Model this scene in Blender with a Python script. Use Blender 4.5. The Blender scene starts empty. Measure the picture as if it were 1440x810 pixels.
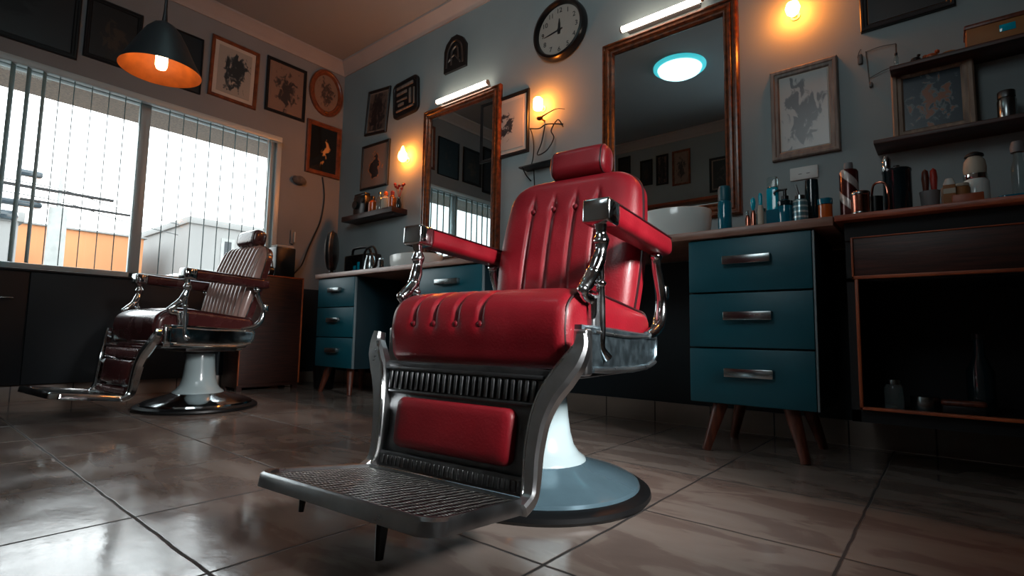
import bpy, bmesh, math, random
from mathutils import Vector, Matrix
random.seed(7)
S = bpy.context.scene
COL = S.collection
PI = math.pi
R = math.radians

# ------------------------------------------------------------------ materials
def lin(c):
    return tuple((v/255/12.92 if v/255 <= .04045 else ((v/255+.055)/1.055)**2.4) for v in c)+(1,)

def mat(name, rgb, rough=.5, metal=0., var=0., vscale=6., bump=0., bscale=40., coat=0., trans=0., emit=None, estr=0., rvar=0., spec=.5, stretch=None, rgb2=None, ior=1.45):
    m = bpy.data.materials.new(name); m.use_nodes = True
    nt = m.node_tree; N = nt.nodes; L = nt.links
    b = N['Principled BSDF']
    b.inputs['Base Color'].default_value = lin(rgb)
    b.inputs['Roughness'].default_value = rough
    b.inputs['Metallic'].default_value = metal
    b.inputs['Coat Weight'].default_value = coat
    b.inputs['Coat Roughness'].default_value = .08
    b.inputs['Transmission Weight'].default_value = trans
    b.inputs['Specular IOR Level'].default_value = spec
    b.inputs['IOR'].default_value = ior
    if emit:
        b.inputs['Emission Color'].default_value = lin(emit); b.inputs['Emission Strength'].default_value = estr
    tc = N.new('ShaderNodeTexCoord'); src = tc.outputs['Object']
    if stretch:
        mp = N.new('ShaderNodeMapping'); mp.inputs['Scale'].default_value = stretch
        L.new(src, mp.inputs['Vector']); src = mp.outputs['Vector']
    if var or rgb2 or rvar:
        n = N.new('ShaderNodeTexNoise'); n.inputs['Scale'].default_value = vscale; n.inputs['Detail'].default_value = 6
        L.new(src, n.inputs['Vector'])
        if var or rgb2:
            r = N.new('ShaderNodeValToRGB')
            c = lin(rgb); c2 = lin(rgb2) if rgb2 else tuple(v*(1+var) for v in c[:3])+(1,)
            r.color_ramp.elements[0].position = .35; r.color_ramp.elements[1].position = .68
            r.color_ramp.elements[0].color = tuple(v*(1-var) for v in c[:3])+(1,)
            r.color_ramp.elements[1].color = c2
            L.new(n.outputs['Fac'], r.inputs['Fac']); L.new(r.outputs['Color'], b.inputs['Base Color'])
        if rvar:
            mr = N.new('ShaderNodeMapRange'); mr.inputs['From Min'].default_value = .3; mr.inputs['From Max'].default_value = .7
            mr.inputs['To Min'].default_value = max(.02, rough-rvar); mr.inputs['To Max'].default_value = rough+rvar
            L.new(n.outputs['Fac'], mr.inputs['Value']); L.new(mr.outputs['Result'], b.inputs['Roughness'])
    if bump:
        n2 = N.new('ShaderNodeTexNoise'); n2.inputs['Scale'].default_value = bscale; n2.inputs['Detail'].default_value = 4
        L.new(src, n2.inputs['Vector'])
        bp = N.new('ShaderNodeBump'); bp.inputs['Strength'].default_value = bump; bp.inputs['Distance'].default_value = .01
        L.new(n2.outputs['Fac'], bp.inputs['Height']); L.new(bp.outputs['Normal'], b.inputs['Normal'])
    return m

def print_mat(name, paper, ink, seed=0., scale=5., lo=.42, hi=.52, cover=.42, rough=.35, ink2=None):
    """a drawing: dark brush masses gathered towards the middle of a sheet"""
    m = bpy.data.materials.new(name); m.use_nodes = True
    nt = m.node_tree; N = nt.nodes; L = nt.links; b = N['Principled BSDF']
    tc = N.new('ShaderNodeTexCoord')
    mp = N.new('ShaderNodeMapping'); mp.inputs['Location'].default_value = (seed, seed*.7, seed*.3)
    L.new(tc.outputs['Generated'], mp.inputs['Vector'])
    n = N.new('ShaderNodeTexNoise'); n.inputs['Scale'].default_value = scale; n.inputs['Detail'].default_value = 5; n.inputs['Distortion'].default_value = .8
    L.new(mp.outputs['Vector'], n.inputs['Vector'])
    sub = N.new('ShaderNodeVectorMath'); sub.operation = 'SUBTRACT'; sub.inputs[1].default_value = (.5, .5, .48)
    L.new(tc.outputs['Generated'], sub.inputs[0])
    mul = N.new('ShaderNodeVectorMath'); mul.operation = 'MULTIPLY'; mul.inputs[1].default_value = (1.15, 0, 1.0)
    L.new(sub.outputs[0], mul.inputs[0])
    ln = N.new('ShaderNodeVectorMath'); ln.operation = 'LENGTH'; L.new(mul.outputs[0], ln.inputs[0])
    mr = N.new('ShaderNodeMapRange'); mr.inputs['From Min'].default_value = cover*.4; mr.inputs['From Max'].default_value = cover*1.15
    mr.inputs['To Min'].default_value = 0; mr.inputs['To Max'].default_value = .3
    L.new(ln.outputs['Value'], mr.inputs['Value'])
    ad = N.new('ShaderNodeMath'); ad.operation = 'ADD'; L.new(n.outputs['Fac'], ad.inputs[0]); L.new(mr.outputs['Result'], ad.inputs[1])
    r = N.new('ShaderNodeValToRGB'); e = r.color_ramp.elements
    lo += .085; hi += .095; e[0].position = lo; e[0].color = lin(ink); e[1].position = hi; e[1].color = lin(paper)
    if ink2:
        k = e.new((lo+hi)/2); k.color = lin(ink2)
    L.new(ad.outputs[0], r.inputs['Fac']); L.new(r.outputs['Color'], b.inputs['Base Color'])
    b.inputs['Roughness'].default_value = rough
    b.inputs['Coat Weight'].default_value = .12; b.inputs['Coat Roughness'].default_value = .15
    return m

def wood_mat(name, a, c, rough=.4, stretch=(2, 2, 30), sc=2.5):
    return mat(name, a, rough, var=.0, rgb2=c, vscale=sc, stretch=stretch, bump=.08, bscale=8)

M = {}
M['leather'] = mat('red_leather', (112, 9, 22), .42, var=.14, vscale=9, bump=.10, bscale=160, coat=.1, rvar=.08)
M['leather2'] = mat('brown_leather', (70, 30, 30), .27, var=.15, vscale=9, bump=.05, bscale=120, coat=.6, rvar=.08)
M['rib_glare'] = mat('rib_leather_glare', (150, 120, 112), .25, var=.12, vscale=9, coat=.6)  # paler tone puts window glare into the colour of the brown backrest ribs
M['piping'] = mat('dark_piping', (38, 8, 12), .4)
M['button'] = mat('button_leather', (96, 12, 22), .4)
M['chrome'] = mat('chrome', (205, 210, 212), .12, 1., bump=.05, bscale=30, rvar=.07, vscale=20)
M['chrome_old'] = mat('old_chrome', (178, 182, 184), .3, 1., var=.12, vscale=14, bump=.06, bscale=50, rvar=.03)
M['chrome_dark'] = mat('dark_cast_metal', (100, 102, 104), .36, 1., var=.2, vscale=20, bump=.1, bscale=60, rvar=.03)
M['panel'] = mat('blue_grey_cast_metal', (118, 136, 144), .38, 1., var=.25, vscale=30, bump=.12, bscale=40, rvar=.04)
M['iron'] = mat('black_iron', (26, 27, 29), .45, .4)
M['rubber'] = mat('black_rubber', (14, 16, 18), .4)
M['enamel'] = mat('white_enamel', (158, 176, 180), .22, coat=.5, var=.03, vscale=5)
M['dish'] = mat('bottle_blue_and_base_reflection', (88, 114, 126), .16, .35, var=.12, vscale=8, coat=.5)  # spray bottle's blue; on the chair base, a blue reflection painted onto white enamel
M['teal'] = mat('teal_paint', (0, 80, 94), .42, var=.10, vscale=4, bump=.03, bscale=60)
M['teal_dark'] = mat('teal_paint_carcass', (5, 38, 47), .5, var=.1)
M['edge'] = mat('pale_edge_band', (120, 135, 140), .5)
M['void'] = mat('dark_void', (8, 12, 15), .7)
M['darkcab'] = mat('dark_cabinet_paint', (6, 19, 27), .55, var=.12, vscale=3)
M['wood_dark'] = wood_mat('dark_stained_wood', (34, 17, 13), (58, 28, 20), .45)
M['wood_dark_h'] = wood_mat('dark_stained_wood_across', (36, 18, 14), (66, 32, 23), .45, (2, 20, 30))
M['wood_orange'] = wood_mat('orange_edge_wood', (120, 54, 26), (170, 84, 42), .4, (3, 3, 3))
M['wood_leg'] = wood_mat('turned_leg_wood', (72, 34, 22), (110, 56, 38), .35, (30, 30, 3))
M['wood_frame'] = wood_mat('reddish_frame_wood', (60, 32, 18), (118, 62, 32), .28, (12, 12, 12))
M['wood_frame2'] = wood_mat('brown_frame_wood', (86, 44, 24), (128, 70, 40), .35, (6, 6, 6))
M['wood_grey'] = wood_mat('weathered_frame_wood', (92, 84, 78), (124, 114, 106), .55, (20, 20, 3))
M['wood_taupe'] = wood_mat('taupe_frame_wood', (104, 86, 74), (140, 118, 100), .5, (20, 20, 3))
M['counter'] = wood_mat('brown_worktop', (118, 82, 68), (158, 120, 104), .35, (2, 12, 12))
M['counter2'] = wood_mat('orange_worktop', (112, 50, 30), (160, 78, 46), .35, (2, 12, 12))
M['blackframe'] = mat('black_frame', (16, 19, 22), .35)
M['mirror'] = mat('mirror_glass', (172, 190, 194), .0, 1.)
M['gold'] = mat('old_gold', (150, 92, 40), .3, .7, var=.3, vscale=20)
M['paper'] = mat('mount_paper', (178, 170, 160), .7, var=.05)
M['white'] = mat('white_plastic', (190, 192, 190), .4)
M['grey'] = mat('grey_plastic', (110, 112, 114), .5)
M['alu'] = mat('grey_aluminium', (176, 188, 190), .4, .2)
M['black'] = mat('black_plastic', (14, 16, 18), .3)
M['face'] = mat('clock_face', (158, 149, 140), .5, var=.08, vscale=4)
M['ink'] = mat('black_ink', (18, 22, 26), .5)
M['ceramic'] = mat('white_ceramic', (205, 214, 212), .15, coat=.4)
M['slat'] = mat('blind_slat', (96, 132, 138), .6)
M['glass_teal'] = mat('teal_glass', (0, 176, 205), .08, trans=.2, coat=.5)
M['glass_blue'] = mat('blue_glass', (12, 104, 128), .08, trans=.15, coat=.5)
M['glass_dark'] = mat('smoked_glass', (20, 40, 46), .1, trans=.3, coat=.5)
M['glass_clear'] = mat('clear_glass', (200, 220, 222), .05, trans=.9)
M['amber'] = mat('amber_liquid', (190, 90, 30), .2, trans=.2, coat=.4)
M['label_cream'] = mat('cream_label', (170, 165, 150), .6)
M['tan'] = mat('tan_card', (140, 92, 48), .6, var=.15)
M['copper'] = mat('copper_metal', (170, 110, 92), .18, 1., var=.2)
M['steel'] = mat('brushed_steel', (150, 158, 160), .22, 1., var=.2, vscale=15)
M['red_plastic'] = mat('red_plastic', (150, 40, 30), .4)
M['lampshade'] = mat('black_shade', (20, 26, 29), .45)
M['shade_in'] = mat('copper_shade_lining', (196, 108, 44), .5, var=.18, vscale=14)
M['bulb_hot'] = mat('bulb_glow', (255, 214, 150), .4, emit=(255, 138, 48), estr=150)
M['bulb_pend'] = mat('pendant_bulb_glow', (255, 230, 190), .4, emit=(255, 214, 160), estr=14)
M['tube'] = mat('fluorescent_glow', (255, 250, 240), .4, emit=(255, 236, 214), estr=16)
M['ceil_glow'] = mat('ceiling_light_glow', (220, 255, 255), .4, emit=(214, 250, 252), estr=3.4)
M['ceil_halo'] = mat('ceiling_light_halo', (120, 200, 205), .4, emit=(70, 200, 208), estr=1.6)  # cyan halo round the ceiling light, put in as a glowing plate
M['orange_wall'] = mat('orange_render', (186, 128, 88), .9, var=.08, vscale=.6)
M['white_wall'] = mat('white_render', (135, 135, 134), .9, var=.06, vscale=.6)
M['concrete'] = mat('grey_concrete', (150, 152, 150), .9, var=.1)
M['asphalt'] = mat('asphalt', (110, 110, 108), .9, var=.1)
M['carpaint'] = mat('dark_car_paint', (40, 52, 60), .2, coat=.6)
M['carpaint_l'] = mat('pale_car_paint', (170, 178, 180), .2, coat=.6)
M['carglass'] = mat('car_glass', (30, 40, 46), .1)
M['wire'] = mat('grey_wire', (70, 72, 72), .5)
M['stone'] = mat('rough_stone', (82, 80, 80), .8, var=.3, vscale=20, bump=.6, bscale=25)

# stripes around / along things
def stripe_mat(name, a, b_, scale, axis=2, twist=0., rough=.25, metal=.4):
    m = mat(name, a, rough, metal, coat=.3); nt = m.node_tree; N = nt.nodes; L = nt.links; b = N['Principled BSDF']
    tc = N.new('ShaderNodeTexCoord'); sp = N.new('ShaderNodeSeparateXYZ'); L.new(tc.outputs['Object'], sp.inputs[0])
    at = N.new('ShaderNodeMath'); at.operation = 'ARCTAN2'; L.new(sp.outputs['Y'], at.inputs[0]); L.new(sp.outputs['X'], at.inputs[1])
    t = N.new('ShaderNodeMath'); t.operation = 'MULTIPLY'; t.inputs[1].default_value = twist; L.new(at.outputs[0], t.inputs[0])
    z = N.new('ShaderNodeMath'); z.operation = 'MULTIPLY_ADD'; z.inputs[1].default_value = scale; L.new(sp.outputs['Z'], z.inputs[0]); L.new(t.outputs[0], z.inputs[2])
    s = N.new('ShaderNodeMath'); s.operation = 'SINE'; L.new(z.outputs[0], s.inputs[0])
    r = N.new('ShaderNodeValToRGB'); r.color_ramp.elements[0].position = .35; r.color_ramp.elements[1].position = .6
    r.color_ramp.elements[0].color = lin(a); r.color_ramp.elements[1].color = lin(b_)
    L.new(s.outputs[0], r.inputs['Fac']); L.new(r.outputs['Color'], b.inputs['Base Color'])
    return m
M['twist'] = stripe_mat('spiral_stripes', (70, 24, 22), (190, 180, 176), 55, twist=2.)
M['ring_silver'] = stripe_mat('ring_stripes', (90, 130, 140), (190, 205, 205), 260)

# window glass: clear with a mirror-like skin
def pane_mat():
    m = bpy.data.materials.new('window_glass'); m.use_nodes = True; nt = m.node_tree; N = nt.nodes; L = nt.links
    N.remove(N['Principled BSDF'])
    t = N.new('ShaderNodeBsdfTransparent'); t.inputs[0].default_value = (.96, .98, .98, 1)
    g = N.new('ShaderNodeBsdfGlossy'); g.inputs['Roughness'].default_value = .02
    f = N.new('ShaderNodeFresnel'); f.inputs['IOR'].default_value = 1.3
    x = N.new('ShaderNodeMixShader'); L.new(f.outputs[0], x.inputs[0]); L.new(t.outputs[0], x.inputs[1]); L.new(g.outputs[0], x.inputs[2])
    L.new(x.outputs[0], N['Material Output'].inputs['Surface'])
    return m
M['pane'] = pane_mat()

def floor_mat():
    m = mat('floor_tiles', (110, 100, 94), .2, ior=1.75); nt = m.node_tree; N = nt.nodes; L = nt.links; b = N['Principled BSDF']
    tc = N.new('ShaderNodeTexCoord'); sp = N.new('ShaderNodeSeparateXYZ'); L.new(tc.outputs['Object'], sp.inputs[0])
    wob = N.new('ShaderNodeTexNoise'); wob.inputs['Scale'].default_value = 9; wob.inputs['Detail'].default_value = 3; L.new(tc.outputs['Object'], wob.inputs['Vector'])
    def math_(op, a, b_=None, c=None):
        n = N.new('ShaderNodeMath'); n.operation = op
        for i, v in enumerate((a, b_, c)):
            if v is None: continue
            if isinstance(v, (int, float)): n.inputs[i].default_value = v
            else: L.new(v, n.inputs[i])
        return n.outputs[0]
    P = .495
    w = math_('MULTIPLY_ADD', wob.outputs['Fac'], .010, -.005)
    def dist(o, off):
        a = math_('ADD', o, w)
        a = math_('ADD', a, -off+50*P); a = math_('DIVIDE', a, P); a = math_('FRACT', a)
        a = math_('SUBTRACT', a, .5); a = math_('ABSOLUTE', a); return math_('MULTIPLY', math_('SUBTRACT', .5, a), P), None
    dx, _ = dist(sp.outputs['X'], -.21); dy, _ = dist(sp.outputs['Y'], .48)
    d = math_('MINIMUM', dx, dy)
    g = N.new('ShaderNodeMapRange'); g.inputs['From Min'].default_value = .0028; g.inputs['From Max'].default_value = .0052; L.new(d, g.inputs['Value'])
    # tile colour : clouded beige with long soft veins
    mp = N.new('ShaderNodeMapping'); mp.inputs['Scale'].default_value = (1.2, 3.2, 1); mp.inputs['Rotation'].default_value = (0, 0, .4); L.new(tc.outputs['Object'], mp.inputs['Vector'])
    n1 = N.new('ShaderNodeTexNoise'); n1.inputs['Scale'].default_value = 2.6; n1.inputs['Detail'].default_value = 9; n1.inputs['Distortion'].default_value = .5; L.new(mp.outputs[0], n1.inputs['Vector'])
    r = N.new('ShaderNodeValToRGB'); e = r.color_ramp.elements
    e[0].position = .3; e[0].color = lin((112, 100, 94)); e[1].position = .7; e[1].color = lin((140, 130, 123))
    k = e.new(.47); k.color = lin((120, 107, 100)); k = e.new(.52); k.color = lin((134, 123, 115))
    L.new(n1.outputs['Fac'], r.inputs['Fac'])
    mx = N.new('ShaderNodeMix'); mx.data_type = 'RGBA'; mx.inputs[6].default_value = lin((22, 18, 17)); L.new(g.outputs[0], mx.inputs[0]); L.new(r.outputs[0], mx.inputs[7])
    L.new(mx.outputs[2], b.inputs['Base Color'])
    n2 = N.new('ShaderNodeTexNoise'); n2.inputs['Scale'].default_value = 3.5; n2.inputs['Detail'].default_value = 6; L.new(tc.outputs['Object'], n2.inputs['Vector'])
    rr = N.new('ShaderNodeMapRange'); rr.inputs['From Min'].default_value = .35; rr.inputs['From Max'].default_value = .65; rr.inputs['To Min'].default_value = .08; rr.inputs['To Max'].default_value = .22
    L.new(n2.outputs['Fac'], rr.inputs['Value'])
    ro = math_('MAXIMUM', rr.outputs[0], math_('SUBTRACT', .8, math_('MULTIPLY', g.outputs[0], .8)))
    L.new(ro, b.inputs['Roughness'])
    # unevenness of the glaze + sunken joints
    mp3 = N.new('ShaderNodeMapping'); mp3.inputs['Scale'].default_value = (1, 1.6, 1); L.new(tc.outputs['Object'], mp3.inputs['Vector'])
    n3 = N.new('ShaderNodeTexNoise'); n3.inputs['Scale'].default_value = 7; n3.inputs['Detail'].default_value = 7; L.new(mp3.outputs[0], n3.inputs['Vector'])
    h = math_('ADD', math_('MULTIPLY', n3.outputs['Fac'], .35), g.outputs[0])
    bp = N.new('ShaderNodeBump'); bp.inputs['Strength'].default_value = .26; bp.inputs['Distance'].default_value = .012; L.new(h, bp.inputs['Height'])
    L.new(bp.outputs[0], b.inputs['Normal'])
    return m
M['floor'] = floor_mat()
M['wall'] = mat('grey_plaster', (130, 141, 143), .75, var=.07, vscale=1.6, bump=.06, bscale=14)
M['wall_l'] = mat('grey_plaster_window', (124, 126, 128), .75, var=.07, vscale=1.6, bump=.06, bscale=14)
M['ceil'] = mat('ceiling_plaster', (142, 146, 149), .8, var=.04, vscale=1.2)
M['cornice'] = mat('cornice_plaster', (158, 150, 146), .7, var=.03)
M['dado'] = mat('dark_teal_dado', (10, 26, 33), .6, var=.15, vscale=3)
def base_mat():
    m = mat('skirting_tiles', (132, 118, 108), .35, var=.1, vscale=5, bump=.1, bscale=30); nt = m.node_tree; N = nt.nodes; L = nt.links; b = N['Principled BSDF']
    old = b.inputs['Base Color'].links[0].from_socket
    tc = N.new('ShaderNodeTexCoord'); sp = N.new('ShaderNodeSeparateXYZ'); L.new(tc.outputs['Object'], sp.inputs[0])
    a = N.new('ShaderNodeMath'); a.operation = 'ADD'; L.new(sp.outputs['X'], a.inputs[0]); L.new(sp.outputs['Y'], a.inputs[1])
    d = N.new('ShaderNodeMath'); d.operation = 'MULTIPLY_ADD'; d.inputs[1].default_value = 1/.33; d.inputs[2].default_value = 50; L.new(a.outputs[0], d.inputs[0])
    f = N.new('ShaderNodeMath'); f.operation = 'FRACT'; L.new(d.outputs[0], f.inputs[0])
    g = N.new('ShaderNodeMath'); g.operation = 'GREATER_THAN'; g.inputs[1].default_value = .022; L.new(f.outputs[0], g.inputs[0])
    mx = N.new('ShaderNodeMix'); mx.data_type = 'RGBA'; mx.inputs[6].default_value = lin((36, 30, 28)); L.new(g.outputs[0], mx.inputs[0]); L.new(old, mx.inputs[7])
    L.new(mx.outputs[2], b.inputs['Base Color'])
    return m
M['base'] = base_mat()

# ------------------------------------------------------------------ mesh helpers
def BM(): return bmesh.new()

def link(o):
    COL.objects.link(o); return o

def obj(name, bm, m, parent=None, sharp=40, loc=None, rot=None):
    bmesh.ops.recalc_face_normals(bm, faces=bm.faces)
    for f in bm.faces: f.smooth = True
    ca = math.radians(sharp)
    for e in bm.edges:
        if len(e.link_faces) == 2 and e.calc_face_angle(0) > ca: e.smooth = False
    me = bpy.data.meshes.new(name); bm.to_mesh(me); bm.free()
    me.materials.append(M[m] if isinstance(m, str) else m)
    o = link(bpy.data.objects.new(name, me))
    if parent: o.parent = parent
    if loc: o.location = loc
    if rot: o.rotation_euler = rot
    return o

def tag(o, label, cat, group=None, kind=None):
    o['label'] = label; o['category'] = cat
    if group: o['group'] = group
    if kind: o['kind'] = kind
    return o

def thing(name, label, cat, loc=(0, 0, 0), rz=0, group=None, rot=None):
    o = link(bpy.data.objects.new(name, None)); o.empty_display_size = .05
    o.location = loc; o.rotation_euler = rot if rot else (0, 0, rz)
    return tag(o, label, cat, group)

def struct(name, bm, m):
    o = obj(name, bm, m); o['kind'] = 'structure'; return o

def box(bm, c, s, bevel=0, rot=None, seg=2):
    mtx = Matrix.Translation(Vector(c))
    if rot is not None: mtx = mtx @ rot
    r = bmesh.ops.create_cube(bm, size=1, matrix=mtx @ Matrix.Diagonal((s[0], s[1], s[2], 1)))
    if bevel:
        es = list({e for v in r['verts'] for e in v.link_edges})
        bmesh.ops.bevel(bm, geom=es, offset=bevel, segments=seg, affect='EDGES', profile=.5)

def box2(bm, a, b, bevel=0):
    box(bm, [(a[i]+b[i])/2 for i in range(3)], [abs(b[i]-a[i]) for i in range(3)], bevel)

def loft(bm, rings, cap=True, closed=True):
    vs = [[bm.verts.new(p) for p in r] for r in rings]
    n = len(vs[0])
    for i in range(len(vs)-1):
        for j in range(n if closed else n-1):
            k = (j+1) % n
            bm.faces.new((vs[i][j], vs[i][k], vs[i+1][k], vs[i+1][j]))
    if cap:
        bm.faces.new(vs[0]); bm.faces.new(vs[-1])
    return vs

def smooth_path(pts, k=6):
    out = []; P = [Vector(p) for p in pts]
    for i in range(len(P)-1):
        p0 = P[max(i-1, 0)]; p1 = P[i]; p2 = P[i+1]; p3 = P[min(i+2, len(P)-1)]
        for j in range(k):
            t = j/k
            out.append(.5*((2*p1)+(p2-p0)*t+(2*p0-5*p1+4*p2-p3)*t*t+(3*p1-p0-3*p2+p3)*t**3))
    out.append(P[-1]); return out

def smooth_vals(v, k=6):
    out = []
    for i in range(len(v)-1):
        for j in range(k): out.append(v[i]+(v[i+1]-v[i])*j/k)
    out.append(v[-1]); return out

def tube(bm, pts, r, seg=8, k=6, smooth=True, closed=False, flat=1.0):
    rs = r if isinstance(r, (list, tuple)) else [r]*len(pts)
    if smooth and len(pts) > 2: P = smooth_path(pts, k); rs = smooth_vals(list(rs), k)
    else: P = [Vector(p) for p in pts]
    n = len(P); rings = []; up = None
    for i in range(n):
        if closed: t = P[(i+1) % n]-P[i-1]
        else: t = P[min(i+1, n-1)]-P[max(i-1, 0)]
        t.normalize()
        if up is None:
            a = Vector((1, 0, 0)) if abs(t.x) < .8 else Vector((0, 0, 1))
            up = (a-t*a.dot(t)).normalized()
        else:
            up = (up-t*up.dot(t)).normalized()
        w = t.cross(up)
        rings.append([P[i]+(up*math.cos(2*PI*j/seg)*flat+w*math.sin(2*PI*j/seg))*rs[i] for j in range(seg)])
    if closed: rings.append(rings[0][:]); loft(bm, rings, cap=False); bmesh.ops.remove_doubles(bm, verts=bm.verts, dist=1e-5)
    else: loft(bm, rings)

def lathe(bm, prof, seg=32, c=(0, 0, 0), sx=1, sy=1):
    """prof: list of (r, z); closed at the axis"""
    rings = [[(c[0]+max(r, .0004)*math.cos(2*PI*j/seg)*sx, c[1]+max(r, .0004)*math.sin(2*PI*j/seg)*sy, c[2]+z) for j in range(seg)] for r, z in prof]
    loft(bm, rings)

def cyl(bm, p0, p1, r0, r1=None, seg=16):
    tube(bm, [p0, p1], [r0, r1 if r1 is not None else r0], seg, smooth=False)

def ico(bm, c, r, sub=2, s=(1, 1, 1)):
    bmesh.ops.create_icosphere(bm, subdivisions=sub, radius=r, matrix=Matrix.Translation(Vector(c)) @ Matrix.Diagonal((s[0], s[1], s[2], 1)))

def rrect(w, h, r, n=5, c=(0, 0)):
    """rounded rectangle outline, counter-clockwise, 4*(n+1) points"""
    out = []
    for (sx, sy, a0) in ((1, 1, 0), (-1, 1, 90), (-1, -1, 180), (1, -1, 270)):
        for i in range(n+1):
            a = R(a0+90*i/n)
            out.append((c[0]+sx*(w/2-r)+r*math.cos(a), c[1]+sy*(h/2-r)+r*math.sin(a)))
    return out

def prism(bm, pts2, y0, y1):
    """outline in x,z extruded along y"""
    loft(bm, [[(p[0], y0, p[1]) for p in pts2], [(p[0], y1, p[1]) for p in pts2]])

def frame_bm(w, h, prof):
    """picture/mirror frame in the xz plane: prof = list of (inset, -y) going from outer back to inner back"""
    bm = BM()
    rings = []
    for (sx, sz) in ((-1, -1), (1, -1), (1, 1), (-1, 1)):
        rings.append([(sx*(w/2-i), -d, sz*(h/2-i)) for i, d in prof])
    n = len(prof); vs = [[bm.verts.new(p) for p in r] for r in rings]
    for a in range(4):
        b = (a+1) % 4
        for j in range(n):
            k = (j+1) % n
            bm.faces.new((vs[a][j], vs[b][j], vs[b][k], vs[a][k]))
    return bm

def plane_bm(w, h, y=0, c=(0, 0)):
    bm = BM(); box(bm, (c[0], y, c[1]), (w, .004, h)); return bm

# ------------------------------------------------------------------ room shell
XW, YW, YB, XR, ZC = -4.95, 3.05, -.95, 1.75, 3.40
bm = BM(); box2(bm, (XW-.2, YB-.2, -.1), (XR+.2, YW+.2, 0)); struct('floor', bm, 'floor')
bm = BM(); box2(bm, (XW-.2, YB-.2, ZC), (XR+.2, YW+.2, ZC+.12)); struct('ceiling', bm, 'ceil')
bm = BM(); box2(bm, (XW-.2, YW, 0), (XR+.2, YW+.2, ZC)); struct('wall_back', bm, 'wall')
bm = BM(); box2(bm, (XR, YB-.2, 0), (XR+.2, YW, ZC)); struct('wall_right', bm, 'darkcab')
bm = BM(); box2(bm, (XW-.2, YB-.2, 0), (XR, YB, ZC)); struct('wall_front', bm, 'wall')
WY0, WY1, WZ0, WZ1 = -.75, 2.36, .90, 2.38
bm = BM()
box2(bm, (XW-.2, YB, 0), (XW, YW, WZ0)); box2(bm, (XW-.2, YB, WZ1), (XW, YW, ZC))
box2(bm, (XW-.2, YB, WZ0), (XW, WY0, WZ1)); box2(bm, (XW-.2, WY1, WZ0), (XW, YW, WZ1))
struct('wall_left', bm, 'wall_l')
# cornices
cp = [(0, 0), (.012, 0), (.018, .02), (.03, .035), (.055, .055), (.075, .085), (.10, .10), (.10, .12), (0, .12)]
bm = BM(); loft(bm, [[(x, YW-a, ZC-.12+b) for a, b in cp] for x in (XW, XR)]); struct('trim_1', bm, 'cornice')
bm = BM(); loft(bm, [[(XW+a, y, ZC-.12+b) for a, b in cp] for y in (YB, YW)]); struct('trim_2', bm, 'cornice')
bm = BM(); loft(bm, [[(x, YB+a, ZC-.12+b) for a, b in cp] for x in (XW, XR)]); struct('trim_3', bm, 'cornice')
# dark lower wall behind the worktop, skirting tiles
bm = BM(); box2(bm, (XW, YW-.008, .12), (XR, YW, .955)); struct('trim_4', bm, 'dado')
bm = BM(); box2(bm, (XW, YW-.02, 0), (XR, YW, .12), .003); struct('baseboard_back', bm, 'base')
bm = BM(); box2(bm, (XW, 1.9, 0), (XW+.02, YW-.02, .11), .003); struct('baseboard_left', bm, 'base')

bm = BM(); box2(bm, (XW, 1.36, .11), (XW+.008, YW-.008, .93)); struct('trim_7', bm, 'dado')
# window : frame, mullion, panes
bm = BM()
t = .05
for a, b in (((WY0, WZ0), (WY1, WZ0+t)), ((WY0, WZ1-t), (WY1, WZ1)), ((WY0, WZ0), (WY0+t, WZ1)), ((WY1-t, WZ0), (WY1, WZ1)), ((1.24, WZ0), (1.31, WZ1)), ((.18, WZ0), (.23, WZ1))):
    box2(bm, (XW-.10, a[0], a[1]), (XW-.03, b[0], b[1]), .004)
w = struct('window_1', bm, 'alu')
for i, (a, b) in enumerate(((WY0+t, .18), (.23, 1.24), (1.31, WY1-t))):
    bm = BM(); box2(bm, (XW-.066, a, WZ0+t), (XW-.060, b, WZ1-t)); obj('pane', bm, 'pane', w)
bm = BM(); box2(bm, (XW-.03, WY0, WZ0-.012), (XW+.03, WY1, WZ0+.004), .003); struct('trim_5', bm, 'darkcab')
bm = BM()   # inner reveal lining on the right
box2(bm, (XW-.03, WY1-.012, WZ0), (XW+.012, WY1+.035, WZ1), .003); struct('trim_6', bm, 'alu')

bm = BM(); box2(bm, (XW-.80, WY0-.6, 2.42), (XW-.201, WY1+.5, 2.50)); struct('trim_8', bm, 'wood_taupe')
# vertical blinds
bl = thing('vertical_blind', 'row of grey-teal vertical blind slats hanging open across the bright window', 'blind', (XW+.10, 0, 2.30))
bm = BM(); box2(bm, (-.03, WY0, 0), (.03, WY1-.02, .05), .006); obj('headrail', bm, 'alu', bl)
y = WY0+.06; i = 0
while y < WY1-.06:
    ang = R(9+random.uniform(-4, 4))
    if y < .66: ang = R(32+random.uniform(-4, 4))
    if 1.22 < y < 1.34: y += .095; continue
    bm = BM(); n = 4; wd = .055 if y < .66 else .022
    rows = []
    for z in (0, -.7, -1.36):
        rows.append([((s-.5)*wd*math.cos(ang), -(s-.5)*wd*math.sin(ang)+.004*math.sin(s*PI), z) for s in [k/n for k in range(n+1)]])
    # thin curved strip with two skins
    ring = [[(p[0], p[1], p[2]) for p in r]+[(p[0]+.001, p[1]+.0015, p[2]) for p in reversed(r)] for r in rows]
    loft(bm, ring); obj('slat', bm, 'slat', bl, loc=(0, y, 0))
    y += .082 if y < .75 else .104
bm = BM(); tube(bm, [(0, 0, 0), (.004, .01, -.6), (0, 0, -1.15)], .003, 6); obj('pull_cord', bm, 'white', bl, loc=(.03, 2.2, 0))

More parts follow.
